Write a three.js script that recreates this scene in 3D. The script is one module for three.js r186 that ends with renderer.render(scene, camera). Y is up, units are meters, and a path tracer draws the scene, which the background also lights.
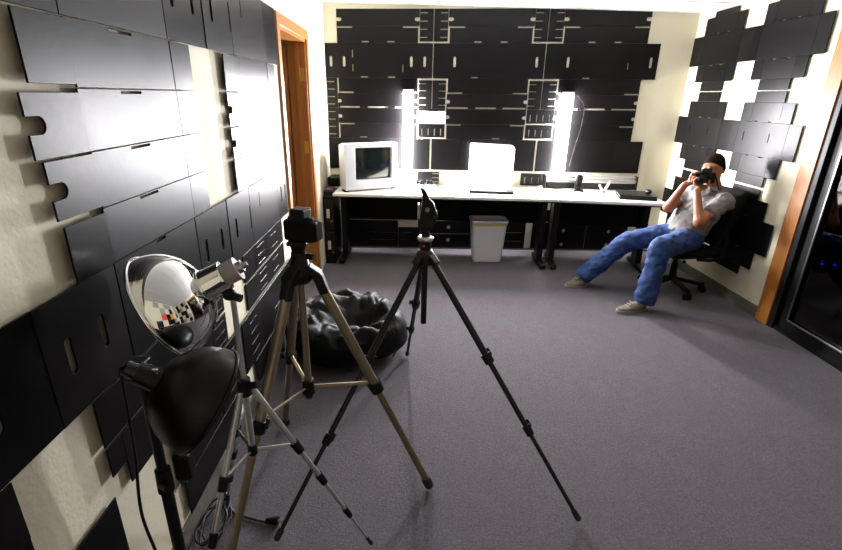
import * as THREE from 'three';
import { RoundedBoxGeometry } from 'three/addons/geometries/RoundedBoxGeometry.js';
import { mergeGeometries, mergeVertices } from 'three/addons/utils/BufferGeometryUtils.js';
import { ImprovedNoise } from 'three/addons/math/ImprovedNoise.js';
import { RectAreaLightUniformsLib } from 'three/addons/lights/RectAreaLightUniformsLib.js';

// ---------------------------------------------------------------- camera, light, exposure
RectAreaLightUniformsLib.init();
const scene = new THREE.Scene();
scene.background = new THREE.Color(0x000000);
const EYE = 1.63;
const camera = new THREE.PerspectiveCamera(2 * Math.atan(275 / 474) * 180 / Math.PI, 842 / 550, 0.05, 60);
camera.position.set(0, EYE, 0);
camera.quaternion.setFromRotationMatrix(new THREE.Matrix4().makeBasis(
  new THREE.Vector3(0.99946608, 0.02130432, 0.02477251),
  new THREE.Vector3(-0.01116786, 0.93527114, -0.3537558),
  new THREE.Vector3(-0.03070554, 0.35329027, 0.93500971)));
const renderer = new THREE.WebGLRenderer({ antialias: true });
renderer.toneMapping = THREE.LinearToneMapping;
renderer.toneMappingExposure = 1.0;
renderer.shadowMap.enabled = true;
const TUBE_LIGHT = 545;      // radiance of the faces of a fluorescent strip
const SCREEN_LIGHT = 60;     // radiance of the monitor's white screen
// room: x across the back wall, z towards the viewer
const XL = -0.83, XR = 2.85, ZB = -5.18, ZF = 0.55, H = 2.452;

// ---------------------------------------------------------------- helpers
let seed = 12345;
const rnd = () => { seed = (seed * 1664525 + 1013904223) >>> 0; return seed / 4294967296; };
const rr = (a, b) => a + (b - a) * rnd();
const V = (x, y, z) => new THREE.Vector3(x, y, z);
const noise = new ImprovedNoise();
const used = {};
function numbered(n) { const k = used[n] = (used[n] ?? -1) + 1; return k ? `${n}_${String(k).padStart(3, '0')}` : n; }
const bases = new WeakMap();
function clean(g) {
  g = g.index ? g.toNonIndexed() : g.clone();
  for (const k of Object.keys(g.attributes)) if (!['position', 'normal', 'uv'].includes(k)) g.deleteAttribute(k);
  if (!g.attributes.uv) g.setAttribute('uv', new THREE.BufferAttribute(new Float32Array(g.attributes.position.count * 2), 2));
  return g;
}
function join(gs) { gs = [].concat(gs); return gs.length === 1 ? gs[0] : mergeGeometries(gs.map(clean)); }
function shade(m) { m.castShadow = true; m.receiveShadow = true; return m; }
// geometries are given in world coordinates; the thing's base point is taken off them
function part(name, gs, mat, parent, label) {
  const g = join(gs), m = shade(new THREE.Mesh(g, mat)), b = bases.get(parent);
  m.name = name;
  if (b) { g.translate(-b.x, -b.y, -b.z); bases.set(m, b); }
  if (label) m.userData.label = label;
  parent.add(m);
  return m;
}
function thing(name, label, category, x, y, z, group) {
  const o = new THREE.Group();
  o.name = numbered(name); o.position.set(x, y, z);
  o.userData = { label, category };
  if (group) o.userData.group = group;
  bases.set(o, V(x, y, z)); scene.add(o);
  return o;
}
function struct(name, gs, mat) {
  const m = shade(new THREE.Mesh(join(gs), mat));
  m.name = name; m.userData.kind = 'structure'; scene.add(m);
  return m;
}
function structGroup(name) { const o = new THREE.Group(); o.name = name; o.userData.kind = 'structure'; scene.add(o); return o; }
function box(x0, x1, y0, y1, z0, z1, r = 0, turn = 0, pivot = null) {
  const w = Math.abs(x1 - x0), h = Math.abs(y1 - y0), d = Math.abs(z1 - z0);
  const g = r ? new RoundedBoxGeometry(w, h, d, 2, Math.min(r, w / 2.1, h / 2.1, d / 2.1)) : new THREE.BoxGeometry(w, h, d);
  g.translate((x0 + x1) / 2, (y0 + y1) / 2, (z0 + z1) / 2);
  if (turn) { const p = pivot ?? V((x0 + x1) / 2, 0, (z0 + z1) / 2); g.translate(-p.x, 0, -p.z); g.rotateY(turn); g.translate(p.x, 0, p.z); }
  return g;
}
function rod(a, b, r0, r1 = r0, n = 14) {
  const d = b.clone().sub(a), g = new THREE.CylinderGeometry(r1, r0, d.length(), n);
  g.applyQuaternion(new THREE.Quaternion().setFromUnitVectors(V(0, 1, 0), d.clone().normalize()));
  g.translate((a.x + b.x) / 2, (a.y + b.y) / 2, (a.z + b.z) / 2);
  return g;
}
function bar(a, b, w, t, spin = 0) {           // flat bar from a to b
  const d = b.clone().sub(a), g = new RoundedBoxGeometry(w, d.length(), t, 1, Math.min(w, t) * 0.25);
  g.rotateY(spin);
  g.applyQuaternion(new THREE.Quaternion().setFromUnitVectors(V(0, 1, 0), d.clone().normalize()));
  g.translate((a.x + b.x) / 2, (a.y + b.y) / 2, (a.z + b.z) / 2);
  return g;
}
const lerp = (a, b, t) => a.clone().lerp(b, t);
function wire(pts, r, n = 40) { return new THREE.TubeGeometry(new THREE.CatmullRomCurve3(pts), n, r, 7); }
function ball(p, r, sx = 1, sy = 1, sz = 1) { const g = new THREE.SphereGeometry(r, 18, 12); g.scale(sx, sy, sz); g.translate(p.x, p.y, p.z); return g; }
function lathe(pts, n = 40) { return new THREE.LatheGeometry(pts.map(([r, y]) => new THREE.Vector2(r, y)), n); }
function orient(g, dir, at) { g.applyQuaternion(new THREE.Quaternion().setFromUnitVectors(V(0, 1, 0), dir.clone().normalize())); g.translate(at.x, at.y, at.z); return g; }
// iso-surface (surface nets) of a distance field
function nets(f, lo, hi, h) {
  const n = [0, 1, 2].map((i) => Math.ceil((hi[i] - lo[i]) / h) + 1), [nx, ny, nz] = n;
  const val = new Float32Array(nx * ny * nz), id = (i, j, k) => i + nx * (j + ny * k);
  for (let k = 0; k < nz; k++) for (let j = 0; j < ny; j++) for (let i = 0; i < nx; i++) val[id(i, j, k)] = f(lo[0] + i * h, lo[1] + j * h, lo[2] + k * h);
  const vert = new Int32Array(nx * ny * nz).fill(-1), pos = [], idx = [];
  for (let k = 0; k < nz - 1; k++) for (let j = 0; j < ny - 1; j++) for (let i = 0; i < nx - 1; i++) {
    let c = 0, x = 0, y = 0, z = 0;
    const C = (a) => val[id(i + (a & 1), j + ((a >> 1) & 1), k + ((a >> 2) & 1))];
    for (let a = 0; a < 8; a++) for (const bit of [1, 2, 4]) {
      const b = a | bit; if (b === a) continue;
      const p = C(a), q = C(b); if ((p < 0) === (q < 0)) continue;
      const t = p / (p - q); c++;
      x += (a & 1) + (bit === 1 ? t : 0); y += ((a >> 1) & 1) + (bit === 2 ? t : 0); z += ((a >> 2) & 1) + (bit === 4 ? t : 0);
    }
    if (c) { vert[id(i, j, k)] = pos.length / 3; pos.push(lo[0] + (i + x / c) * h, lo[1] + (j + y / c) * h, lo[2] + (k + z / c) * h); }
  }
  const quad = (a, b, c, d, flip) => { if (a < 0 || b < 0 || c < 0 || d < 0) return; if (flip) idx.push(a, c, b, a, d, c); else idx.push(a, b, c, a, c, d); };
  for (let k = 1; k < nz - 1; k++) for (let j = 1; j < ny - 1; j++) for (let i = 1; i < nx - 1; i++) {
    const s = val[id(i, j, k)] < 0;
    if (s !== val[id(i + 1, j, k)] < 0) quad(vert[id(i, j - 1, k - 1)], vert[id(i, j, k - 1)], vert[id(i, j, k)], vert[id(i, j - 1, k)], !s);
    if (s !== val[id(i, j + 1, k)] < 0) quad(vert[id(i - 1, j, k - 1)], vert[id(i - 1, j, k)], vert[id(i, j, k)], vert[id(i, j, k - 1)], !s);
    if (s !== val[id(i, j, k + 1)] < 0) quad(vert[id(i - 1, j - 1, k)], vert[id(i, j - 1, k)], vert[id(i, j, k)], vert[id(i - 1, j, k)], !s);
  }
  const g = new THREE.BufferGeometry();
  g.setAttribute('position', new THREE.Float32BufferAttribute(pos, 3));
  g.setIndex(idx); g.computeVertexNormals();
  const uv = new Float32Array(pos.length / 3 * 2);
  for (let i = 0; i < uv.length / 2; i++) { uv[2 * i] = pos[3 * i] + pos[3 * i + 2]; uv[2 * i + 1] = pos[3 * i + 1] - pos[3 * i + 2] * 0.3; }
  g.setAttribute('uv', new THREE.BufferAttribute(uv, 2));
  return g;
}
const smin = (a, b, k) => { const h = Math.max(k - Math.abs(a - b), 0) / k; return Math.min(a, b) - h * h * k * 0.25; };
function capsule(a, b, ra, rb) {
  const bx = b[0] - a[0], by = b[1] - a[1], bz = b[2] - a[2], L = bx * bx + by * by + bz * bz || 1e-9;
  return (x, y, z) => {
    const px = x - a[0], py = y - a[1], pz = z - a[2];
    const t = Math.min(1, Math.max(0, (px * bx + py * by + pz * bz) / L));
    return Math.hypot(px - bx * t, py - by * t, pz - bz * t) - (ra + (rb - ra) * t);
  };
}

// ---------------------------------------------------------------- textures
function dataTex(n, fn, srgb, rx = 1, ry = rx) {
  const d = new Uint8Array(n * n * 4);
  for (let j = 0; j < n; j++) for (let i = 0; i < n; i++) { const c = fn(i / n, j / n, i, j); for (let k = 0; k < 3; k++) d[(j * n + i) * 4 + k] = Math.max(0, Math.min(255, Array.isArray(c) ? c[k] : c)); d[(j * n + i) * 4 + 3] = 255; }
  const t = new THREE.DataTexture(d, n, n, THREE.RGBAFormat);
  t.wrapS = t.wrapT = THREE.RepeatWrapping; t.magFilter = THREE.LinearFilter; t.minFilter = THREE.LinearMipmapLinearFilter; t.generateMipmaps = true;
  t.repeat.set(rx, ry); if (srgb) t.colorSpace = THREE.SRGBColorSpace; t.needsUpdate = true;
  return t;
}
// tileable noise
const tn = (u, v, f, s = 0) => { let r = 0; for (const [a, b, w] of [[0, 0, (1 - u) * (1 - v)], [1, 0, u * (1 - v)], [0, 1, (1 - u) * v], [1, 1, u * v]]) r += w * noise.noise((u - a) * f + 31.7 * s, (v - b) * f + 11.3 * s, s * 7.1); return r; };
const carpetMap = dataTex(512, (u, v) => {
  const c = 84 + 26 * (rnd() - 0.5) + 44 * (rnd() - 0.5) + 18 * tn(u, v, 60, 1) + 5 * tn(u, v, 9, 2);
  const t = 10 * (rnd() - 0.5);
  return [c + 1 + t, c - 4, c + 2 - t];
}, true, 1.6);
const carpetBump = dataTex(256, (u, v) => 128 + 150 * (rnd() - 0.5) + 50 * tn(u, v, 30, 3), false, 3.2);
const plasterBump = dataTex(256, (u, v) => 128 + 70 * tn(u, v, 26, 4) + 60 * tn(u, v, 60, 5) + 10 * rnd(), false, 2.2);
const cardBump = dataTex(256, (u, v) => 128 + 40 * tn(u, v, 50, 6) + 40 * tn(u, v, 12, 7) + 24 * rnd(), false, 4);
const cardRough = dataTex(256, (u, v) => 205 + 10 * tn(u, v, 8, 8) + 20 * tn(u, v, 40, 9) + 20 * (rnd() - 0.5), false, 1.3);
const denimMap = dataTex(256, (u, v) => { const k = 1 + 0.35 * tn(u, v, 7, 10) + 0.22 * (rnd() - 0.5); return [30 * k, 58 * k, 106 * k]; }, true, 3);
const tweedMap = dataTex(256, (u, v) => { const k = 112 + 22 * (rnd() - 0.5) + 10 * tn(u, v, 10, 11); return [k, k - 3, k - 4]; }, true, 5);
const tileBump = dataTex(256, (u, v) => 160 + 60 * tn(u, v, 60, 12) - (rnd() < 0.04 ? 90 : 0), false, 1.6);
const leatherBump = dataTex(256, (u, v) => 128 + 60 * tn(u, v, 40, 13) + 60 * tn(u, v, 16, 14), false, 4);
function woodTex(base, dark, s) {
  return dataTex(512, (u, v) => {
    const w = u + 0.02 * tn(u, v, 3, s), g = 0.5 + 0.5 * Math.sin(w * 2 * Math.PI * 14 + 9 * tn(u, v * 0.3, 4, s + 1)), f = tn(w, v * 0.06, 90, s + 2);
    const k = Math.max(0, Math.min(1, 0.3 * g + 0.9 * f + 0.3)), q = 1 + 0.05 * (rnd() - 0.5);
    return base.map((b, i) => (b + (dark[i] - b) * k * 0.6) * q);
  }, true, 3, 0.6);
}

// ---------------------------------------------------------------- materials
const std = (color, roughness, o = {}) => new THREE.MeshStandardMaterial({ color, roughness, ...o });
const phys = (color, roughness, o = {}) => new THREE.MeshPhysicalMaterial({ color, roughness, ...o });
const M = {
  carpet: std(0xffffff, 1, { map: carpetMap, bumpMap: carpetBump, bumpScale: 0.004 }),
  plaster: std(0xc6c0aa, 0.75, { bumpMap: plasterBump, bumpScale: 0.0018 }),
  tile: std(0xd2d2ce, 0.95, { bumpMap: tileBump, bumpScale: 0.0015 }),
  tbar: std(0xd8d8d6, 0.5),
  card: [0.31, 0.335, 0.36].map((r, i) => phys([0x0b0a0b, 0x090909, 0x0d0b0c][i], r * 1.2, { specularIntensity: 0.26, roughnessMap: cardRough, bumpMap: cardBump, bumpScale: 0.0004 })),
  cardRed: std(0xd02a10, 0.45), cardOrange: std(0xd88420, 0.45), cardWhite: std(0xe9e6da, 0.6),
  oak: std(0xffffff, 0.42, { map: woodTex([160, 102, 38], [124, 72, 22], 20) }),
  brass: std(0xb89a50, 0.35, { metalness: 1 }),
  rubber: std(0x1c1c1c, 0.6), cove: std(0x55534b, 0.6),
  black: phys(0x0b0b0c, 0.45, { specularIntensity: 0.5 }), blackMatte: phys(0x090909, 0.85, { specularIntensity: 0.4 }), blackGloss: phys(0x080809, 0.28, { specularIntensity: 0.7 }),
  blackMetal: phys(0x0d0d0e, 0.35, { specularIntensity: 0.7 }),
  paint: phys(0x080808, 0.36, { specularIntensity: 0.45 }),
  laminate: std(0xdedcd4, 0.45), white: std(0xe9e9e6, 0.45), silverPlastic: std(0xc4c6c9, 0.4, { metalness: 0.15 }),
  aluminium: std(0xc8c8c6, 0.32, { metalness: 0.9 }), steel: std(0x9a9a9a, 0.3, { metalness: 1 }),
  chrome: std(0xe8e8e6, 0.04, { metalness: 1 }), bronze: std(0x857a63, 0.36, { metalness: 0.75 }), champagne: std(0xb9ab8c, 0.35, { metalness: 0.7 }),
  greyCeramic: std(0x8c8a86, 0.6),
  crt: phys(0x0d1312, 0.12, { clearcoat: 0.6 }),
  glow: std(0xffffff, 0.4, { emissive: 0xffffff, emissiveIntensity: 8 }),
  screen: std(0xffffff, 0.4, { emissive: 0xf6f8ff, emissiveIntensity: 6 }),
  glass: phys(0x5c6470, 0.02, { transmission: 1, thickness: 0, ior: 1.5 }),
  bin: std(0xc9cbd0, 0.4), liner: std(0xcfc24a, 0.5, { }), 
  leather: phys(0x0a0a0b, 0.58, { specularIntensity: 0.32, bumpMap: leatherBump, bumpScale: 0.001 }),
  skin: std(0x966040, 0.55), hair: phys(0x1a100b, 1, { specularIntensity: 0.15 }), shirt: std(0xffffff, 0.9, { map: tweedMap }),
  denim: std(0xffffff, 0.85, { map: denimMap }), shoe: std(0x5f584c, 0.75), sole: std(0x8d887c, 0.7),
  label: std(0xd9d0b0, 0.6), magenta: std(0x4a1c42, 0.4), pinkPatch: std(0xd04a68, 0.6), red: std(0xc8321e, 0.5), yellow: std(0xcdb32e, 0.5),
  shadeGrey: std(0x7d8288, 0.9), led: std(0x1020ff, 0.4, { emissive: 0x2a30ff, emissiveIntensity: 14 }), ledRed: std(0xff1030, 0.4, { emissive: 0xff1040, emissiveIntensity: 4 }),
};

// ---------------------------------------------------------------- room shell
const uvPlane = (g, s = 1) => { const p = g.attributes.position, n = g.attributes.normal, uv = g.attributes.uv; for (let i = 0; i < p.count; i++) { const ax = Math.abs(n.getX(i)), ay = Math.abs(n.getY(i)); if (ax > 0.7) uv.setXY(i, p.getZ(i) * s, p.getY(i) * s); else if (ay > 0.7) uv.setXY(i, p.getX(i) * s, p.getZ(i) * s); else uv.setXY(i, p.getX(i) * s, p.getY(i) * s); } return g; };
const slab = (...a) => uvPlane(box(...a));
const woodBoard = (...a) => { const g = box(...a); const p = g.attributes.position, n = g.attributes.normal, uv = g.attributes.uv; for (let i = 0; i < p.count; i++) uv.setXY(i, Math.abs(n.getX(i)) > 0.7 ? p.getZ(i) : p.getX(i), p.getY(i)); return g; };
const lintel = (...a) => { const g = box(...a); const p = g.attributes.position, uv = g.attributes.uv; for (let i = 0; i < p.count; i++) uv.setXY(i, p.getY(i) + p.getX(i), p.getZ(i)); return g; };

struct('floor', slab(XL - 0.3, XR + 2.2, -0.12, 0, ZB - 0.2, ZF + 0.2), M.carpet);
// left wall with a doorway
const D0 = -3.36, D1 = -4.2, DH = 2.03;
const wallLeft = struct('wall_left', [slab(XL - 0.14, XL, 0, H + 0.1, D0, ZF), slab(XL - 0.14, XL, 0, H + 0.1, ZB, D1), slab(XL - 0.14, XL, DH, H + 0.1, D1, D0)], M.plaster);
const wallBack = struct('wall_back', slab(XL - 0.14, XR + 0.14, 0, H + 0.1, ZB - 0.14, ZB), M.plaster);
// right wall with a tall glazed doorway
const G0 = -3.28, G1 = -1.5, GH = 2.15;
const wallRight = struct('wall_right', [slab(XR, XR + 0.14, 0, H + 0.1, ZB, G0), slab(XR, XR + 0.14, 0, H + 0.1, G1, ZF), slab(XR, XR + 0.14, GH, H + 0.1, G0, G1)], M.plaster);
const wallFront = struct('wall_front', slab(XL - 0.14, XR + 0.14, 0, H + 0.1, ZF, ZF + 0.14), M.plaster);
struct('baseboard_right', [box(XR - 0.012, XR, 0, 0.095, ZB, G0 - 0.13, 0.003)], M.cove);
struct('baseboard_back', [box(XL, XR - 0.012, 0, 0.02, ZB, ZB + 0.01)], M.cove);
struct('baseboard_left', [box(XL, XL + 0.012, 0, 0.095, D0 + 0.08, ZF)], M.cove);
// dropped ceiling: slab, T-bars and single tiles
const ceiling = struct('ceiling', slab(XL - 0.2, XR + 2.2, H + 0.06, H + 0.16, ZB - 0.2, ZF + 0.2), M.tile);
{
  const P = 0.61, bars = [];
  const xs = [], zs = [];
  for (let x = -0.83 + 0.42; x < XR; x += P) xs.push(x);
  for (let z = ZB + 0.5; z < ZF; z += P) zs.push(z);
  for (const x of xs) bars.push(box(x - 0.012, x + 0.012, H - 0.004, H + 0.03, ZB, ZF));
  for (const z of zs) bars.push(box(XL, XR, H - 0.0035, H + 0.03, z - 0.012, z + 0.012));
  bars.push(box(XL, XL + 0.02, H - 0.004, H + 0.02, ZB, ZF), box(XR - 0.02, XR, H - 0.004, H + 0.02, ZB, ZF), box(XL, XR, H - 0.004, H + 0.02, ZB, ZB + 0.02), box(XL, XR, H - 0.004, H + 0.02, ZF - 0.02, ZF));
  part('ceiling_grid', bars, M.tbar, ceiling);
  const X = [XL, ...xs, XR], Z = [ZB, ...zs, ZF];
  for (let i = 0; i < X.length - 1; i++) for (let j = 0; j < Z.length - 1; j++)
    part('ceiling_tile', uvPlane(box(X[i] + 0.006, X[i + 1] - 0.006, H + 0.006, H + 0.022, Z[j] + 0.006, Z[j + 1] - 0.006, 0.003)), M.tile, ceiling);
}
// left door
{
  const d = structGroup('door_1'), c = 0.018;
  part('door_casing', woodBoard(XL, XL + c, 0, DH + 0.07, D0, D0 + 0.07, 0.004), M.oak, d);
  part('door_casing', woodBoard(XL, XL + c, 0, DH + 0.07, D1 - 0.07, D1, 0.004), M.oak, d);
  part('door_casing', lintel(XL, XL + c, DH, DH + 0.07, D1, D0, 0.004), M.oak, d);
  part('door_jamb', woodBoard(XL - 0.14, XL + 0.004, 0, DH, D0 - 0.02, D0), M.oak, d);
  part('door_jamb', woodBoard(XL - 0.14, XL + 0.004, 0, DH, D1, D1 + 0.02), M.oak, d);
  part('door_jamb', lintel(XL - 0.14, XL + 0.004, DH - 0.02, DH, D1 + 0.02, D0 - 0.02), M.oak, d);
  part('door_stop', woodBoard(XL - 0.085, XL - 0.05, 0, DH - 0.02, D1 + 0.02, D1 + 0.035, 0.003), M.oak, d);
  // the leaf stands open into the corridor, hinged on the far jamb
  const leaf = part('door_leaf', woodBoard(XL - 0.95, XL - 0.15, 0.008, DH - 0.024, D1 + 0.01, D1 + 0.045, 0.003), M.oak, d);
  for (const y of [1.77, 1.2, 0.3]) part('hinge', [box(XL - 0.048, XL - 0.012, y - 0.05, y + 0.05, D1 + 0.02, D1 + 0.024), rod(V(XL - 0.05, y - 0.055, D1 + 0.026), V(XL - 0.05, y + 0.055, D1 + 0.026), 0.006)], M.brass, leaf);
  struct('wall_corridor', [slab(XL - 1.5, XL - 1.4, 0, H, -5, -2.4), slab(XL - 1.4, XL - 0.14, 0, H, -5, -4.9), slab(XL - 1.4, XL - 0.14, 0, H, -2.5, -2.4)], M.plaster);
  struct('floor_corridor', slab(XL - 1.5, XL - 0.3, -0.12, 0, -5, -2.4), M.carpet);
  struct('ceiling_corridor', slab(XL - 1.5, XL - 0.2, H + 0.06, H + 0.16, -5, -2.4), M.tile);
}
// right door: wide wooden casing, black metal frame, glass tinted to darken the room behind
{
  const d = structGroup('door_2');
  part('door_casing', woodBoard(XR - 0.022, XR, 0, GH + 0.12, G0 - 0.13, G0, 0.004), M.oak, d);
  part('door_casing', lintel(XR - 0.022, XR, GH, GH + 0.12, G0, G1, 0.004), M.oak, d);
  part('door_frame', [box(XR - 0.012, XR + 0.14, 0, GH, G0, G0 + 0.05, 0.004), box(XR + 0.0, XR + 0.14, GH - 0.06, GH, G0 + 0.05, G1), box(XR + 0.0, XR + 0.14, 0, 0.03, G0 + 0.05, G1), box(XR, XR + 0.14, 0.03, GH - 0.06, G1 - 0.06, G1)], M.black, d);
  const leaf = part('door_leaf', [box(XR + 0.02, XR + 0.065, 0.03, GH - 0.06, G0 + 0.055, G0 + 0.135, 0.004), box(XR + 0.02, XR + 0.065, 0.03, 0.11, G0 + 0.135, G1 - 0.06, 0.004), box(XR + 0.02, XR + 0.065, GH - 0.16, GH - 0.06, G0 + 0.135, G1 - 0.06, 0.004), box(XR + 0.02, XR + 0.065, 0.11, GH - 0.16, G1 - 0.15, G1 - 0.06, 0.004)], M.black, d);
  part('glazing_bead', [box(XR + 0.012, XR + 0.02, 0.11, GH - 0.16, G0 + 0.128, G0 + 0.14, 0.002), box(XR + 0.012, XR + 0.02, 0.104, 0.116, G0 + 0.14, G1 - 0.15, 0.002)], M.steel, leaf);
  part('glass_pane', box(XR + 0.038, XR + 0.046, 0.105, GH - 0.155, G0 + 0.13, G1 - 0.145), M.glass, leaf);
  // unlit room behind the glass; its darkness is put into grey walls and glass tint
  struct('wall_beyond', [slab(XR + 2, XR + 2.12, 0, H, -5, 0.4), slab(XR + 0.14, XR + 2, 0, H, -5.1, -5), slab(XR + 0.14, XR + 2, 0, H, 0.3, 0.4)], M.shadeGrey);
}

// ---------------------------------------------------------------- black cardboard pieces on the walls
// outline in wall metres (u along the wall, v up); slots are holes, notches are bites out of the left or right edge
function capsuleHole(u, v, w, h) {
  const p = new THREE.Path();
  if (h > w) { const r = w / 2; p.absarc(u, v + h / 2 - r, r, 0, Math.PI, false); p.absarc(u, v - h / 2 + r, r, Math.PI, 2 * Math.PI, false); }
  else { const r = h / 2; p.absarc(u + w / 2 - r, v, r, -Math.PI / 2, Math.PI / 2, false); p.absarc(u - w / 2 + r, v, r, Math.PI / 2, 1.5 * Math.PI, false); }
  p.closePath(); return p;
}
function slitHole(u0, u1, v0, v1) { const p = new THREE.Path(); p.moveTo(u0, v0); p.lineTo(u0, v1); p.lineTo(u1, v1); p.lineTo(u1, v0); p.closePath(); return p; }
const PLANES = {
  back: (g) => { g.translate(0, 0, ZB); },
  left: (g) => { g.rotateY(Math.PI / 2); g.translate(XL, 0, 0); },
  right: (g) => { g.rotateY(-Math.PI / 2); g.translate(XR, 0, 0); },
  front: (g) => { g.rotateY(Math.PI); g.translate(0, 0, ZF); },
};
const sag = (u, v) => v + (u - 0.835) * Math.max(0, v - 0.88) * 0.017;     // the sheets on the back wall hang a little out of level
function sheet(wall, plane, u0, u1, v0, v1, o = {}) {
  if (u1 < u0) [u0, u1] = [u1, u0];
  const s = new THREE.Shape(), t = o.t ?? 0.004, off = o.off ?? 0.007;
  const nl = (o.nl ?? []).slice().sort((a, b) => b - a), nr = (o.nr ?? []).slice().sort((a, b) => a - b), nd = o.nd ?? 0.045, nh = o.nh ?? 0.028;
  s.moveTo(u0, v0); s.lineTo(u1, v0);
  for (const n of nr) { s.lineTo(u1, n - nh); s.lineTo(u1 - nd + nh, n - nh); s.absarc(u1 - nd + nh, n, nh, 1.5 * Math.PI, Math.PI / 2, true); s.lineTo(u1, n + nh); }
  s.lineTo(u1, v1); s.lineTo(u0, v1);
  for (const n of nl) { s.lineTo(u0, n + nh); s.lineTo(u0 + nd - nh, n + nh); s.absarc(u0 + nd - nh, n, nh, Math.PI / 2, -Math.PI / 2, true); s.lineTo(u0, n - nh); }
  s.closePath();
  for (const [u, v, w, h] of o.cap ?? []) s.holes.push(capsuleHole(u, v, w, h));
  for (const [a, b, c, d] of o.slit ?? []) s.holes.push(slitHole(a, b, c, d));
  const g = new THREE.ExtrudeGeometry(s, { depth: t, bevelEnabled: true, bevelSize: 0.0008, bevelThickness: 0.0008, bevelOffset: -0.0008, bevelSegments: 1, curveSegments: 6 });
  const k = o.tilt ?? 0.0025, ax = rr(-k, k), ay = rr(-k, k), cu = (u0 + u1) / 2, cv = (v0 + v1) / 2, p = g.attributes.position;
  for (let i = 0; i < p.count; i++) { const u = p.getX(i), v = p.getY(i); p.setXYZ(i, u, plane === 'back' ? sag(u, v) : v, p.getZ(i) + off + (u - cu) * ax + (v - cv) * ay); }
  PLANES[plane](g);
  g.computeVertexNormals();
  return part('cardboard_panel', g, o.mat ?? M.card[Math.floor(rnd() * 3)], wall);
}
const G = 0.006;   // half of a joint between sheets
// --- back wall: three columns of flattened boxes
const COL = [{ c: -0.306, a: -0.704, b: 0.088, m0: -0.846, m1: 0.236 }, { c: 0.803, a: 0.398, b: 1.214, m0: 0.244, m1: 1.36 }, { c: 1.94, a: 1.53, b: 2.372, m0: 1.368, m1: 2.512 }];
const Y = { top: 2.435, r1: 2.285, m1t: 2.132, m1b: 1.808, r2: 1.66, mid: 1.516, r3: 1.367, m2t: 1.213, m2b: 0.885 };
COL.forEach((q, i) => {
  const { a, b, c, m0, m1 } = q, S = 0.15;
  const wl = i === 0 ? 0 : 1, wr = i === 2 ? 0 : 1;
  const flap = (v0, v1, o = {}, gl = 0, gr = 0) => sheet(wallBack, 'back', a - gl, b + gr, v0, v1, { nd: 0.036, nh: 0.016, ...o });
  // upper box
  flap(Y.r1 + 0.0005, Y.top, { nl: [Y.r1 + 0.058], nr: [Y.r1 + 0.058], nd: 0.048 }, 0.013 * wl, 0.013 * wr);
  flap(Y.m1t + 0.0005, Y.r1 - 0.0005, { slit: [[a + 0.004, a + S, Y.r1 - 0.017, Y.r1 - 0.004], [b - S, b - 0.004, Y.r1 - 0.017, Y.r1 - 0.004], [c - 0.16, c - 0.09, Y.m1t + 0.006, Y.m1t + 0.018], ...(i < 1 ? [[c + 0.09, c + 0.165, Y.m1t + 0.006, Y.m1t + 0.018]] : [[c + 0.1, c + 0.17, Y.m1t + 0.006, Y.m1t + 0.018]])].slice(i === 1 ? 0 : 0) });
  const caps = i === 0 ? [-0.466, -0.337, 0.331, 0.464] : i === 1 ? [-0.345, 0.48] : [-0.342, 0.5];
  sheet(wallBack, 'back', m0, m1, Y.m1b + 0.0005, Y.m1t - 0.0005, { cap: caps.map((d) => [c + d, 1.962, 0.026, 0.098]), slit: [...(i === 0 ? [[c - 0.257, c - 0.247, 2.0, 2.07], [c - 0.257, c - 0.247, 1.87, 1.935], [c + 0.242, c + 0.252, 1.865, 1.935]] : i === 2 ? [[c + 0.266, c + 0.276, 1.9, 1.96]] : []), [c - 0.175, c - 0.105, Y.m1b + 0.004, Y.m1b + 0.016], ...(i === 0 ? [[c + 0.1, c + 0.17, Y.m1b + 0.004, Y.m1b + 0.016]] : [])] });
  flap(Y.r2 + 0.0005, Y.m1b - 0.0005, { slit: [[a + 0.004, a + S, Y.r2 + 0.004, Y.r2 + 0.016], [b - S, b - 0.004, Y.r2 + 0.004, Y.r2 + 0.016]] });
  const dash = [[a + 0.004, c - 0.19], [c - 0.11, c + 0.1], [c + 0.17, b - 0.004]];
  flap(Y.mid + 0.0005, Y.r2 - 0.0005, { nl: [1.585], nr: [1.588], slit: dash.map(([p, r]) => [p, r, Y.mid + 0.003, Y.mid + 0.017]) }, wl ? 0.007 : 0.012, 0.007 * wr);
  flap(Y.r3 + 0.0005, Y.mid - 0.0005, { nl: [1.434], nr: [1.434] }, wl ? 0.007 : 0.012, 0.007 * wr);
  flap(Y.m2t + 0.0005, Y.r3 - 0.0005, { slit: [[a + 0.004, a + S, Y.r3 - 0.016, Y.r3 - 0.004], [b - S, b - 0.004, Y.r3 - 0.016, Y.r3 - 0.004], ...(i < 2 ? [[c - 0.195 + 0.28 * i, c - 0.12 + 0.28 * i, Y.m2t + 0.006, Y.m2t + 0.016]] : [])] });
  for (const [p, r, holes] of [[m0 + 0.005, c - 0.2692, []], [c - 0.2684, c + 0.2684, []], [c + 0.2692, m1 - 0.005, []]]) sheet(wallBack, 'back', p, r, Y.m2b + 0.004, Y.m2t - 0.0005, { cap: holes });
});
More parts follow.
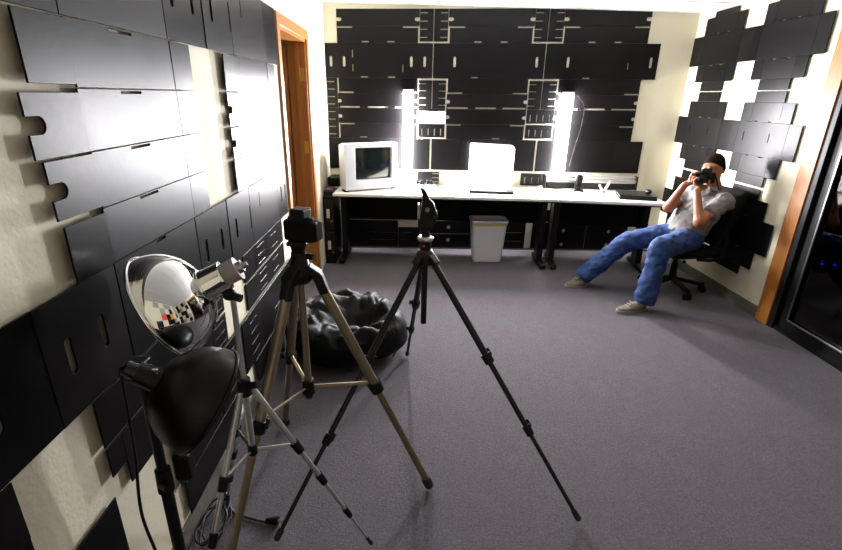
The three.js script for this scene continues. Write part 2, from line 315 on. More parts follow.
// small filler sheets between the columns, with comb slits
function filler(u0, u1, v0, v1, side, n = 4, vertical = false) {
  const slit = [], w = 0.075;
  if (vertical) for (let k = 0; k < n; k++) { const u = u0 + (u1 - u0) * (k + 0.6) / (n + 0.2); slit.push([u - 0.005, u + 0.005, v0 + 0.02, v0 + 0.088]); }
  else for (let k = 0; k < n; k++) { const v = v0 + (v1 - v0) * (k + 0.5) / n; slit.push(side < 0 ? [u0 + 0.004, u0 + w, v - 0.004, v + 0.004] : [u1 - w, u1 - 0.004, v - 0.004, v + 0.004]); }
  sheet(wallBack, 'back', u0, u1, v0, v1, { slit });
}
for (const [l, r, s] of [[0.104, 0.38, 0.24], [1.23, 1.514, 1.366]]) {
  filler(l, s - 0.003, Y.m1t + 0.015, Y.top, -1); filler(s + 0.003, r, Y.m1t + 0.015, Y.top, 1);
  filler(l, s - 0.003, Y.mid + 0.001, Y.m1b - 0.018, -1); filler(s + 0.003, r, Y.mid + 0.001, Y.m1b - 0.018, 1);
  filler(l, r, Y.r3 + 0.012, Y.mid - 0.001, 0, 4, l > 1);
  filler(l, r, Y.m2t + 0.016, Y.r3 - 0.001, 0, 4, true);
  filler(l, r - 0.04, 0.74, Y.m2b - 0.014, 0, 3, l > 1);
}
filler(-0.822, -0.718, Y.mid + 0.001, Y.m1b - 0.001, -1); filler(-0.822, -0.718, Y.m2t + 0.001, Y.mid - 0.001, -1);
// lower sheets that show under the desk, with round holes and slits
sheet(wallBack, 'back', -0.72, -0.1, 0.02, 0.325, { slit: [[-0.42, -0.12, 0.185, 0.189], [-0.42, -0.12, 0.1, 0.104]] });
sheet(wallBack, 'back', -0.096, 0.146, 0.02, 0.25, { slit: [[-0.08, 0.05, 0.185, 0.189], [-0.08, 0.05, 0.1, 0.104]] });
sheet(wallBack, 'back', 0.15, 0.79, 0.02, 0.325, { cap: [[0.467, 0.255, 0.042, 0.0421], [0.467, 0.107, 0.042, 0.0421]], slit: [[0.25, 0.7, 0.176, 0.183]] });
sheet(wallBack, 'back', 0.794, 1.34, 0.02, 0.325, { slit: [[1.12, 1.3, 0.2, 0.205], [1.12, 1.3, 0.1, 0.105]] });
sheet(wallBack, 'back', 1.415, 2.03, 0.02, 0.325, { cap: [[1.775, 0.235, 0.038, 0.0381], [1.77, 0.073, 0.038, 0.0381]] });
sheet(wallBack, 'back', 2.034, 2.51, 0.02, 0.325, { cap: [[2.295, 0.23, 0.038, 0.0381], [2.29, 0.073, 0.038, 0.0381]] });
for (const [u0, u1] of [[-0.7, 0.1], [0.4, 1.21], [1.53, 2.37]]) sheet(wallBack, 'back', u0, u1, 0.335, 0.47);

// --- left wall (u = -z)
const L = (u0, u1, v0, v1, o = {}) => sheet(wallLeft, 'left', u0, u1, v0, v1, { off: 0.014, tilt: 0.006, ...o });
for (const [vb, vt] of [[1.79, 2.1], [0.868, 1.176], [0.27, 0.552]]) {
  const low = vb < 0.5, up = vb > 1.5, cv = (vb + vt) / 2;
  const cap = (u) => [u, cv, 0.024, 0.095];
  L(-0.4, 0.3, vb, vt); L(0.301, low ? 1.05 : 0.9485, vb, vt, { cap: low ? [] : [cap(0.8)] });
  if (!low) { L(0.9495, 1.26, vb, vt, { cap: [cap(1.028), cap(1.16)] }); L(1.263, 1.79, vb, vt, { slit: [[1.5, 1.56, vt - 0.012, vt - 0.002]] }); L(1.793, 2.115, vb, vt, { cap: [cap(1.863), cap(2.03)] }); }
  else { L(1.37, 1.79, vb, vt); L(1.793, 2.115, vb, vt, { slit: [0, 1, 2, 3].map((k) => [1.9, 2.05, vb + 0.05 + 0.06 * k, vb + 0.0545 + 0.06 * k]) }); }
  L(2.127, 2.44, vb, vt, { cap: low ? [] : [cap(2.216)], slit: low ? [0, 1, 2, 3].map((k) => [2.24, 2.36, vb + 0.05 + 0.06 * k, vb + 0.0545 + 0.06 * k]) : [[2.425, 2.434, cv - 0.06, cv + 0.06]] });
  L(2.443, 2.98, vb, vt, { slit: low ? [0, 1].map((k) => [2.7, 2.84, vb + 0.05 + 0.06 * k, vb + 0.0545 + 0.06 * k]) : [[2.6, 2.606, cv + 0.02, cv + 0.1]] });
  L(2.983, up ? 3.24 : 3.2, vb, vt, { cap: up ? [] : [cap(3.06), cap(3.15)] });
}
// flaps between the main rows
const rows = [[1.632, 1.7835], [1.48, 1.626], [1.333, 1.474], [1.18, 1.3275]];
rows.forEach(([vb, vt], i) => {
  const e = [1.105, 1.07, 1.09, 1.103][i], open = i === 1 || i === 2;
  L(e, 1.262, vb + (i === 0 || i === 2 ? 0.006 : 0), vt - (i === 1 || i === 3 ? 0.006 : 0), open ? { nl: [i === 1 ? 1.552 : 1.405], nd: 0.055, nh: 0.019, off: 0.02 } : { off: 0.02 });
  L(1.265, 1.792, vb, vt + 0.003, { slit: [[1.45, 1.56, vt - 0.008, vt - 0.001]], off: 0.016 });
  L(1.795, 1.945, vb, vt + 0.003, { off: 0.016 });
  L(2.275, 2.445, vb, vt, open ? { nl: [i === 1 ? 1.553 : 1.405], nd: 0.05, nh: 0.016, off: 0.02 } : { off: 0.02 });
  L(2.448, 2.98, vb, vt + 0.004, { slit: i === 1 || i === 2 ? [[2.62, 2.635, vb + 0.004, vb + 0.016], [2.82, 2.835, vb + 0.004, vb + 0.016]] : [] });
  L(2.983, 3.138, vb, vt + 0.004);
});
const comb = (u0, u1, v0, v1, n) => Array.from({ length: n }, (_, k) => [u0, u1, v0 + (v1 - v0) * (k + 0.5) / n - 0.0022, v0 + (v1 - v0) * (k + 0.5) / n + 0.0022]);
for (const [vb, vt] of [[0.716, 0.86], [0.562, 0.706]]) {
  L(0.05, 0.3, vb, vt); L(0.301, 0.785, vb - 0.0045, vt + 0.0045);
  if (vb < 0.6) { L(1.062, 1.13, 0.612, vt); L(1.1315, 1.262, 0.53, vt); } else L(1.058, 1.262, vb, vt); L(1.265, 1.792, vb, vt); L(1.795, 1.95, vb, vt, { slit: comb(1.82, 1.93, vb, vt, 3) });
  L(2.27, 2.445, vb, vt, { off: 0.006 }); L(2.448, 2.7, vb, vt, { off: 0.006, slit: comb(2.5, 2.63, vb, vt, 3) }); L(2.703, 3.04, vb, vt, { off: 0.006, slit: comb(2.78, 2.9, vb, vt, 2) });
}
for (const [u0, u1] of [[1.4, 1.95], [2.27, 3.1]]) L(u0, u1, 0.11, 0.262);
// --- right wall (u = z): stacked crosses
const R = (u0, u1, v0, v1, o = {}) => sheet(wallRight, 'right', u0, u1, v0, v1, { off: 0.012, ...o });
for (const [c, w, box1] of [[-4.716, 0.444, true], [-3.902, 0.408, false]]) for (const [n, cy] of [[0, 2.09], [1, 1.36], [2, 0.62]]) {
  const f = 0.284, k = 0.166, e = 0.001;
  R(c - w, c - f - e, cy - 0.13, cy + 0.13); R(c - f, c + f, cy - 0.13, cy + 0.13, { slit: n === 1 ? [[c - 0.2, c - 0.192, cy - 0.02, cy + 0.05], [c + 0.1, c + 0.108, cy - 0.02, cy + 0.05]] : [] }); R(c + f + e, c + w, cy - 0.13, cy + 0.13);
  for (const s of [-1, 1]) {
    const v0 = s < 0 ? cy - 0.2785 : cy + 0.131, v1 = s < 0 ? cy - 0.131 : cy + 0.2785;
    if (v0 > 2.4) continue;
    R(c - f, c - k - e, v0, v1); R(c - k, c + k, v0, v1, { slit: [[c - 0.1, c - 0.05, s < 0 ? v1 - 0.008 : v0 + 0.002, s < 0 ? v1 - 0.002 : v0 + 0.008], [c + 0.05, c + 0.1, s < 0 ? v1 - 0.008 : v0 + 0.002, s < 0 ? v1 - 0.002 : v0 + 0.008]] }); R(c + k + e, c + f, v0, v1);
    const n0 = s < 0 ? cy - 0.36 : cy + 0.2795, n1 = s < 0 ? cy - 0.2795 : Math.min(cy + 0.362, 2.415);
    R(c - k, c + k, n0, n1);
  }
}
// --- wall behind the camera: mosaic of square sheets (mirrored in the chrome reflector); u runs along -x
{
  const pat = ['gwggwg', 'wgwbwg', 'wrbowb', 'bwbbgw', 'bbwbbb'].reverse();
  const grey = std(0x8c8880, 0.6);
  pat.forEach((row, j) => [...row].forEach((ch, i) => {
    if (ch === 'w') return;
    const u = -2.6 + (5 - i) * 0.47, v = 0.05 + j * 0.475;
    sheet(wallFront, 'front', u, u + 0.46, v, v + 0.465, { mat: ch === 'r' ? M.cardRed : ch === 'o' ? M.cardOrange : ch === 'g' ? grey : undefined });
  }));
}

{
  const pat = ['bwgb', 'gbwb', 'wbbw', 'bwgb', 'gbwb'];
  pat.forEach((row, j) => [...row].forEach((ch, i) => {
    if (ch === 'w') return;
    const u = -1.36 + i * 0.46, v = 0.08 + j * 0.47;
    sheet(wallRight, 'right', u, u + 0.45, v, Math.min(v + 0.46, 2.41), { mat: ch === 'g' ? std(0x8c8880, 0.6) : undefined });
  }));
}

// ---------------------------------------------------------------- fluorescent strips against the back wall
function rectLight(parent, color, intensity, w, h, at, dir) {
  const l = new THREE.RectAreaLight(color, intensity, w, h), b = bases.get(parent) ?? V(0, 0, 0);
  l.position.copy(at).sub(b); parent.add(l);
  l.quaternion.setFromUnitVectors(V(0, 0, -1), dir);
  return l;
}
function strip(label, x, y0, y1, lean) {
  const t = thing('fluorescent_strip', label, 'lamp', x, y0, ZB + 0.02, 'fluorescent strips on the back wall'), w = 0.047, z0 = ZB + 0.022, z1 = ZB + 0.085;
  const tip = (g) => { const p = g.attributes.position; for (let i = 0; i < p.count; i++) p.setX(i, p.getX(i) + (p.getY(i) - y0) * lean); return g; };
  part('housing', tip(box(x - w - 0.006, x + w + 0.006, y0, y1, ZB + 0.012, z0, 0.003)), M.white, t);
  part('diffuser', tip(box(x - w, x + w, y0 + 0.02, y1 - 0.02, z0, z1, 0.006)), M.glow, t);
  part('end_cap', tip(box(x - w - 0.003, x + w + 0.003, y0, y0 + 0.02, z0, z1 + 0.003, 0.004)), M.white, t);
  part('end_cap', tip(box(x - w - 0.003, x + w + 0.003, y1 - 0.02, y1, z0, z1 + 0.003, 0.004)), M.white, t);
  const h = y1 - y0 - 0.05, xm = x + lean * (y1 - y0) / 2, ym = (y0 + y1) / 2, zm = (z0 + z1) / 2;
  rectLight(t, 0xfdfbff, TUBE_LIGHT, 2 * w - 0.01, h, V(xm, ym, z1 + 0.004), V(0, 0, 1));
  rectLight(t, 0xfdfbff, TUBE_LIGHT * 0.6, 0.058, h, V(xm - w - 0.004, ym, zm), V(-1, 0, 0));
  rectLight(t, 0xfdfbff, TUBE_LIGHT * 0.6, 0.058, h, V(xm + w + 0.004, ym, zm), V(1, 0, 0));
  return t;
}
strip('vertical glowing fluorescent strip light beside the silver television', -0.003, 0.76, 1.69, 0);
{
  const t = strip('vertical glowing fluorescent strip light behind the black desk speaker', 1.632, 0.76, 1.70, 0.0);
  part('flex', wire([V(1.735, 1.66, ZB + 0.03), V(1.81, 1.58, ZB + 0.03), V(1.815, 1.4, ZB + 0.03), V(1.77, 1.15, ZB + 0.03), V(1.74, 0.95, ZB + 0.03)], 0.0016), M.black, t);
}
// paper on the wall
{
  const c = document.createElement('canvas'); c.width = 256; c.height = 110;
  const x = c.getContext('2d'); x.fillStyle = '#f3efdf'; x.fillRect(0, 0, 256, 110); x.strokeStyle = '#d9bfa4'; x.lineWidth = 6;
  for (let k = 0; k < 4; k++) { x.beginPath(); for (let i = 0; i < 40; i++) x.lineTo(45 + k * 42 + i, 55 + 14 * Math.sin(i * 0.45 + k * 2) * Math.cos(i * 0.13 + k)); x.stroke(); }
  const tx = new THREE.CanvasTexture(c); tx.colorSpace = THREE.SRGBColorSpace;
  const t = thing('paper_sign', 'white paper sheet with faint marks pinned between the black wall panels', 'paper', 0.238, 1.363, ZB + 0.014);
  const g = new THREE.BoxGeometry(0.29, 0.12, 0.0015); g.translate(0.238, 1.424, ZB + 0.0145);
  part('sheet', g, std(0xffffff, 0.8, { map: tx }), t);
}

// ---------------------------------------------------------------- desks
const DT = 0.735;
function desk(label, xa, za, xb, zb, depth, legs) {
  const turn = -Math.atan2(zb - za, xb - xa), w = Math.hypot(xb - xa, zb - za), p = V(xa, 0, za);
  const t = thing('desk', label, 'desk', xa, 0, za, 'desks along the back wall');
  const put = (g) => { g.rotateY(turn); g.translate(xa, 0, za); return g; };
  part('desktop', put(box(0, w, DT - 0.028, DT, -depth, 0, 0.006)), M.laminate, t);
  part('edge_strip', put(box(0.002, w - 0.002, DT - 0.04, DT - 0.026, -depth + 0.01, -0.004, 0.004)), M.black, t);
  part('modesty_panel', put(box(0.03, w - 0.03, 0.37, DT - 0.04, -depth + 0.03, -depth + 0.05)), M.blackMatte, t);
  for (const u of legs) {
    const leg = part('leg', put(box(u - 0.03, u + 0.03, 0.05, DT - 0.04, -depth * 0.7, -depth * 0.42, 0.01)), M.black, t);
    part('foot', put(box(u - 0.03, u + 0.03, 0.005, 0.055, -depth + 0.06, -0.035, 0.015)), M.black, leg);
  }
  return t;
}
desk('long white topped desk carrying the silver television and glowing monitor', -0.72, -4.56, 1.435, -4.45, 0.55, [0.06, 2.1]);
desk('white topped desk carrying the black speaker and dark flat case', 1.44, -4.45, 2.445, -4.33, 0.56, [0.045, 0.93]);

// slim black cabinet at the left end of the desk
{
  const t = thing('slim_cabinet', 'slim black drawer cabinet with cream label holders beside left doorway', 'cabinet', -0.77, 0, -4.83);
  part('body', box(-0.826, -0.724, 0.0, 0.69, -5.1, -4.625, 0.005), M.black, t);
  for (const [a, b] of [[0.36, 0.66], [0.03, 0.335]]) {
    const d = part('drawer', box(-0.822, -0.729, a, b, -4.63, -4.612, 0.004), M.blackGloss, t);
    part('label_holder', box(-0.795, -0.765, b - 0.18, b - 0.09, -4.613, -4.607, 0.002), M.label, d, 'cream label in upright holder');
    part('handle', box(-0.755, -0.735, b - 0.22, b - 0.2, -4.613, -4.6, 0.003), M.brass, d);
  }
}
// black case and magenta case in the left corner
{
  const t = thing('storage_case', 'black storage case at the far left corner of the long desk', 'case', -0.765, 0.69, -5.0);
  part('body', box(-0.815, -0.7, 0.735, 0.815, -5.12, -4.93, 0.008), M.black, t);
  part('lid', box(-0.818, -0.697, 0.815, 0.83, -5.123, -4.927, 0.006), M.blackGloss, t);
  const u = thing('disc_case', 'small magenta and black case lying at the left end of the desk', 'case', -0.765, 0.69, -4.72);
  part('tray', box(-0.818, -0.73, 0.69, 0.74, -4.86, -4.64, 0.004), M.black, u);
  part('cover', box(-0.812, -0.736, 0.74, 0.752, -4.85, -4.66, 0.004), M.magenta, u, 'magenta cover');
}
// CRT television
{
  const cx = -0.352, cz = -4.755, yaw = Math.atan2(0.3, 0.54);
  const t = thing('television', 'silver tube television with dark grey screen at left end of desk', 'television', cx, DT, cz);
  const put = (g) => { g.rotateY(yaw); g.translate(cx, 0, cz); return g; };
  const W = 0.283, y0 = 0.748, y1 = 1.192;
  const frame = new THREE.Shape(); const rrect = (s, a, b, c, d, r) => { s.moveTo(a + r, c); s.lineTo(b - r, c); s.quadraticCurveTo(b, c, b, c + r); s.lineTo(b, d - r); s.quadraticCurveTo(b, d, b - r, d); s.lineTo(a + r, d); s.quadraticCurveTo(a, d, a, d - r); s.lineTo(a, c + r); s.quadraticCurveTo(a, c, a + r, c); };
  rrect(frame, -W, W, y0, y1, 0.015);
  const hole = new THREE.Path(); rrect(hole, -0.172, 0.218, 0.845, 1.15, 0.012); frame.holes.push(hole);
  const fg = new THREE.ExtrudeGeometry(frame, { depth: 0.085, bevelEnabled: true, bevelSize: 0.006, bevelThickness: 0.008, bevelOffset: -0.006, bevelSegments: 3 }); fg.translate(0, 0, -0.09);
  const bez = part('bezel', put(fg), M.silverPlastic, t);
  // speaker grille lines and buttons on the frame
  for (const x of [-0.212, -0.196]) part('groove', put(box(x - 0.002, x + 0.002, 0.83, 1.165, -0.001, 0.0015)), M.greyCeramic, bez);
  for (const x of [0.05, 0.1, 0.15]) part('button', put(box(x - 0.012, x + 0.012, 0.785, 0.795, -0.001, 0.004, 0.002)), M.silverPlastic, bez);
  // bulging screen
  const sg = new THREE.PlaneGeometry(0.4, 0.315, 16, 12), sp = sg.attributes.position;
  for (let i = 0; i < sp.count; i++) sp.setZ(i, -0.012 - 0.6 * (sp.getX(i) ** 2 * 0.5 + sp.getY(i) ** 2 * 0.6));
  sg.computeVertexNormals(); sg.translate(0.023, 0.9975, -0.008);
  part('screen', put(sg), M.crt, t, 'dark grey glass screen');
  // tapering back
  const bg = new THREE.BoxGeometry(2, 2, 1, 1, 1, 4), bp = bg.attributes.position;
  for (let i = 0; i < bp.count; i++) { const k = 0.5 - bp.getZ(i), s = 1 - 0.32 * k * k - 0.03; bp.setXYZ(i, bp.getX(i) * W * s, 0.97 + bp.getY(i) * (0.214 - 0.05 * k * k) - 0.02 * k, -0.09 - 0.27 * k); }
  bg.computeVertexNormals();
  part('back_housing', put(bg), M.silverPlastic, t);
  part('foot', put(box(-0.29, -0.24, DT, y0 + 0.01, -0.08, -0.01, 0.006)), M.blackMatte, t); part('foot', put(box(0.23, 0.28, DT, y0 + 0.01, -0.08, -0.01, 0.006)), M.blackMatte, t);
  part('foot', put(box(-0.15, 0.15, DT, 0.78, -0.3, -0.2, 0.006)), M.blackMatte, t);
}
// glowing white monitor, turned to the left
{
  const cx = 0.835, cz = -4.92, yaw = -0.46;
  const t = thing('monitor', 'boxy white tube monitor with blank glowing screen behind the keyboard', 'monitor', cx, DT, cz);
  const put = (g) => { g.rotateY(yaw); g.translate(cx, 0, cz); return g; };
  part('front_frame', put(box(-0.222, 0.222, 0.752, 1.192, -0.04, 0.0, 0.015)), M.white, t);
  const sg = box(-0.208, 0.208, 0.815, 1.18, -0.002, 0.005, 0.003);
  part('screen', put(sg), M.screen, t, 'blank white glowing screen');
  const bg = new THREE.BoxGeometry(2, 2, 1, 1, 1, 4), bp = bg.attributes.position;
  for (let i = 0; i < bp.count; i++) { const k = 0.5 - bp.getZ(i), s = 1 - 0.1 * k * k; bp.setXYZ(i, bp.getX(i) * 0.218 * s, 0.968 + bp.getY(i) * (0.216 - 0.03 * k) - 0.02 * k, -0.03 - 0.19 * k); }
  bg.computeVertexNormals();
  part('back_housing', put(bg), M.white, t);
  part('badge', put(ball(V(-0.02, 0.783, 0.001), 0.022, 1.3, 0.55, 0.12)), M.greyCeramic, t, 'small grey badge');
  part('foot', put(lathe([[0, DT], [0.13, DT], [0.13, 0.742], [0.1, 0.755], [0, 0.76]])).translate(0, 0, -0.09), M.white, t);
  const n = V(Math.sin(yaw), 0, Math.cos(yaw));
  const at = V(cx, 0.998, cz).addScaledVector(n, 0.009);
  rectLight(t, 0xf6f8ff, SCREEN_LIGHT, 0.4, 0.35, at, n);
}
// keyboard
{
  const t = thing('keyboard', 'black keyboard on the desk in front of glowing monitor', 'keyboard', 0.845, DT, -4.74);
  const put = (g) => { g.rotateY(-0.13); g.translate(0.845, 0, -4.74); return g; };
  part('case', put(box(-0.22, 0.22, DT, DT + 0.02, -0.075, 0.075, 0.006)), M.blackMatte, t);
  for (let r = 0; r < 5; r++) part('key_row', put(box(-0.21, 0.21, DT + 0.02, DT + 0.027, -0.066 + r * 0.027, -0.044 + r * 0.027, 0.003)), M.black, t);
}
// power strip, adapter tangle, pen
{
  const t = thing('power_strip', 'white power strip with tangled cables at desk back beside paper sign', 'power strip', 0.2, DT, -4.96);
  part('casing', box(0.06, 0.13, DT, DT + 0.035, -4.98, -4.93, 0.008), M.white, t); part('casing', box(0.2, 0.3, DT, DT + 0.03, -4.97, -4.92, 0.008), M.white, t);
  for (const x of [0.1, 0.145, 0.21, 0.25]) part('plug', box(x - 0.012, x + 0.012, DT + 0.03, DT + 0.075, -4.985, -4.955, 0.005), M.blackMatte, t);
  part('cable', [wire([V(0.07, 0.745, -4.95), V(0.13, 0.79, -4.98), V(0.2, 0.755, -4.93), V(0.27, 0.79, -4.97), V(0.33, 0.745, -4.94)], 0.006), wire([V(0.1, 0.8, -4.97), V(0.18, 0.775, -4.95), V(0.24, 0.8, -4.97), V(0.3, 0.76, -4.99)], 0.005), wire([V(0.05, 0.742, -4.92), V(0.16, 0.75, -4.9), V(0.3, 0.742, -4.95), V(0.37, 0.742, -4.9)], 0.004)], M.rubber, t);
  const p = thing('pen', 'small red pen lying on the white desk near the black tripod head', 'pen', 0.27, DT, -4.84);
  part('barrel', rod(V(0.235, DT + 0.006, -4.835), V(0.3, DT + 0.006, -4.85), 0.006), M.red, p); part('tip', rod(V(0.235, DT + 0.006, -4.835), V(0.22, DT + 0.004, -4.832), 0.005, 0.001), M.white, p);
  const q = thing('adapter', 'slim grey upright adapter standing on the desk left of the monitor', 'adapter', 0.5, DT, -4.95);
  part('body', box(0.487, 0.513, DT, 0.87, -4.96, -4.935, 0.006), M.greyCeramic, q); part('base', box(0.475, 0.525, DT, 0.75, -4.975, -4.92, 0.005), M.greyCeramic, q);
}
// long rail standing along the back of the right-hand desk
{
  const t = thing('cutting_rail', 'long aluminium rail on black base along back of the right desk', 'rail', 1.95, DT, -5.04);
  const put = (g) => { g.rotateY(-0.03); g.translate(1.95, 0, -5.05); return g; };
  part('base', put(box(-0.47, 0.47, DT, 0.8, -0.02, 0.03, 0.006)), M.black, t);
  part('rail', put(box(-0.48, 0.48, 0.8, 0.838, -0.02, 0.035, 0.01)), M.aluminium, t); part('rail', put(box(-0.48, 0.48, 0.843, 0.872, -0.025, 0.022, 0.01)), M.aluminium, t);
  part('end_bracket', put(box(-0.5, -0.478, DT, 0.885, -0.03, 0.045, 0.005)), M.blackMetal, t); part('end_bracket', put(box(0.478, 0.495, DT, 0.88, -0.03, 0.045, 0.005)), M.blackMetal, t);
}
// upright speaker
{
  const t = thing('desk_speaker', 'small upright black speaker leaning back on the right desk', 'speaker', 1.775, DT, -4.92);
  const b = new RoundedBoxGeometry(0.075, 0.155, 0.05, 4, 0.022); b.rotateX(-0.15); b.rotateZ(-0.12); b.translate(1.78, 0.825, -4.92);
  const body = part('body', b, M.blackGloss, t);
  const gr = new RoundedBoxGeometry(0.055, 0.11, 0.01, 2, 0.004); gr.rotateX(-0.15); gr.rotateZ(-0.12); gr.translate(1.781, 0.835, -4.894);
  part('grille', gr, M.blackMatte, body);
  part('base', box(1.725, 1.83, DT, 0.755, -4.96, -4.86, 0.01), M.black, t); part('stem', rod(V(1.775, 0.75, -4.93), V(1.777, 0.79, -4.93), 0.02), M.black, t);
}
// folding white stand
{
  const t = thing('folding_stand', 'small white folding stand shaped like an open V', 'stand', 2.03, DT, -4.83);
  part('arm', bar(V(2.02, DT + 0.004, -4.83), V(1.975, 0.815, -4.85), 0.022, 0.008), M.white, t);
  part('arm', bar(V(2.02, DT + 0.004, -4.83), V(2.09, 0.845, -4.86), 0.024, 0.008), M.white, t);
  part('hinge', rod(V(2.0, DT + 0.008, -4.83), V(2.045, DT + 0.008, -4.83), 0.008), M.steel, t);
}
// flat black case with cover and small items on the right desk
{
  const t = thing('laptop', 'closed flat black laptop on the right end of desk', 'laptop', 2.27, DT, -4.6);
  const put = (g) => { g.rotateY(-0.25); g.translate(2.26, 0, -4.62); return g; };
  part('base', put(box(-0.17, 0.17, DT, DT + 0.022, -0.15, 0.15, 0.006)), M.black, t);
  part('lid', put(box(-0.17, 0.17, DT + 0.024, DT + 0.042, -0.15, 0.15, 0.006)), M.blackGloss, t);
  part('hinge', put(rod(V(-0.14, DT + 0.023, -0.15), V(0.14, DT + 0.023, -0.15), 0.008)), M.blackMetal, t);
  const m = thing('mouse', 'black rounded mouse resting on the closed laptop', 'mouse', 2.36, DT + 0.044, -4.58);
  part('shell', ball(V(2.36, DT + 0.066, -4.58), 0.035, 0.9, 0.65, 1.4), M.black, m); part('wheel', rod(V(2.355, DT + 0.087, -4.57), V(2.365, DT + 0.087, -4.57), 0.006), M.rubber, m);
  const pgr = thing('loose_papers', 'thin loose papers fanned on the desk beside the laptop', 'paper', 2.0, DT, -4.62);
  for (const [x, z, a] of [[2.0, -4.6, 0.3], [2.03, -4.66, -0.25]]) { const g = new THREE.BoxGeometry(0.14, 0.0015, 0.2); g.rotateY(a); g.translate(x - 0.02, DT + 0.002 + (a > 0 ? 0 : 0.002), z); part('sheet', g, M.white, pgr); }
}
// waste bin
{
  const cx = 0.848, cz = -4.80, t = thing('waste_bin', 'tapered white waste bin with yellow liner edge under the desk', 'bin', cx, 0, cz);
  const ring = (w, d, r, y, n = 8) => { const p = []; for (const [sx, sz, a0] of [[1, 1, 0], [-1, 1, 0.5], [-1, -1, 1], [1, -1, 1.5]]) for (let i = 0; i <= n; i++) { const a = (a0 + 0.5 * i / n) * Math.PI; p.push([cx + sx * (w - r) + r * Math.cos(a), y, cz + sz * (d - r) + r * Math.sin(a)]); } return p; };
  const loft = (rs) => { const pos = [], idx = [], n = rs[0].length; rs.forEach((q) => q.forEach((p) => pos.push(...p))); for (let k = 0; k < rs.length - 1; k++) for (let i = 0; i < n; i++) { const a = k * n + i, b = k * n + (i + 1) % n; idx.push(a, a + n, b, b, a + n, b + n); } const g = new THREE.BufferGeometry(); g.setAttribute('position', new THREE.Float32BufferAttribute(pos, 3)); g.setIndex(idx); g.computeVertexNormals(); return g; };
  part('body', loft([ring(0.01, 0.01, 0.009, 0.004), ring(0.14, 0.085, 0.03, 0.003), ring(0.149, 0.092, 0.03, 0.012), ring(0.182, 0.118, 0.035, 0.438), ring(0.178, 0.114, 0.034, 0.438), ring(0.146, 0.089, 0.029, 0.016), ring(0.01, 0.01, 0.009, 0.014)]), M.bin, t);
  part('rim', loft([ring(0.182, 0.118, 0.035, 0.436), ring(0.192, 0.128, 0.037, 0.434), ring(0.193, 0.129, 0.037, 0.453), ring(0.178, 0.114, 0.034, 0.454), ring(0.178, 0.114, 0.034, 0.436)]), M.bin, t);
  const wav = (q, a) => q.map(([x, y, z], i) => [x, y + a * Math.sin(i * 1.9) + a * 0.6 * Math.sin(i * 0.7), z]);
  part('liner', loft([wav(ring(0.1825, 0.1185, 0.035, 0.405), 0.008), ring(0.185, 0.121, 0.035, 0.42), ring(0.186, 0.122, 0.035, 0.432)]), std(0xb3aa62, 0.4, { side: THREE.DoubleSide }), t, 'yellow liner fold below the rim');
}

// ---------------------------------------------------------------- bean bag
{
  const cx = -0.40, cz = -2.89, t = thing('bean_bag', 'slumped black leather bean bag with creased hollow on the carpet', 'bean bag', cx, 0, cz);
  const g = new THREE.SphereGeometry(1, 120, 80), p = g.attributes.position;
  for (let i = 0; i < p.count; i++) {
    let x = p.getX(i), y = p.getY(i), z = p.getZ(i);
    const a = Math.atan2(z, x), q = Math.hypot(x, z);
    let r = 0.395 * Math.pow(q, 0.75) * (1 + 0.03 * Math.sin(3 * a + 1) + 0.02 * Math.sin(5 * a));
    let h = y > 0 ? 0.15 + 0.19 * Math.pow(y, 0.6) : 0.15 - 0.148 * Math.pow(-y, 0.7);
    if (y > 0) {
      const d = Math.hypot(x - 0.12, z - 0.08); h -= 0.16 * Math.exp(-d * d / 0.13);
      h += 0.008 * Math.sin(9 * a + 6 * q + 3 * noise.noise(x * 3, z * 3, 1)) * Math.min(1, q * 2) * y * 1.6;
      h += 0.02 * noise.noise(x * 2.6, z * 2.6, 4);
      for (const [f, k, w] of [[2.0, 5, 0.03], [3.6, 8, 0.014]]) h -= w * Math.max(0, 1 - 4.5 * Math.abs(noise.noise(x * f, z * f, k))) * Math.min(1, y * 2.5);
    }
    r *= 1 + 0.035 * noise.noise(x * 2, y * 3, z * 2) + 0.004 * Math.sin(14 * a + 4 * y + 3 * noise.noise(x * 2, z * 2, 3)) * (1 - Math.abs(y));
    p.setXYZ(i, cx + Math.cos(a) * r, Math.max(0.004, h), cz + Math.sin(a) * r);
  }
  g.computeVertexNormals();
  part('cover', g, M.leather, t);
  const seam = (a0) => wire(Array.from({ length: 12 }, (_, i) => { const k = i / 11, r = 0.4 * (1 - 0.1 * (2 * k - 1) ** 2); return V(cx + Math.cos(a0 + 0.1 * k) * r, 0.03 + 0.24 * k, cz + Math.sin(a0 + 0.1 * k) * r); }), 0.004);
  for (const a of [0.5, 1.4, 2.4]) part('seam', seam(a), M.blackMatte, t);
}

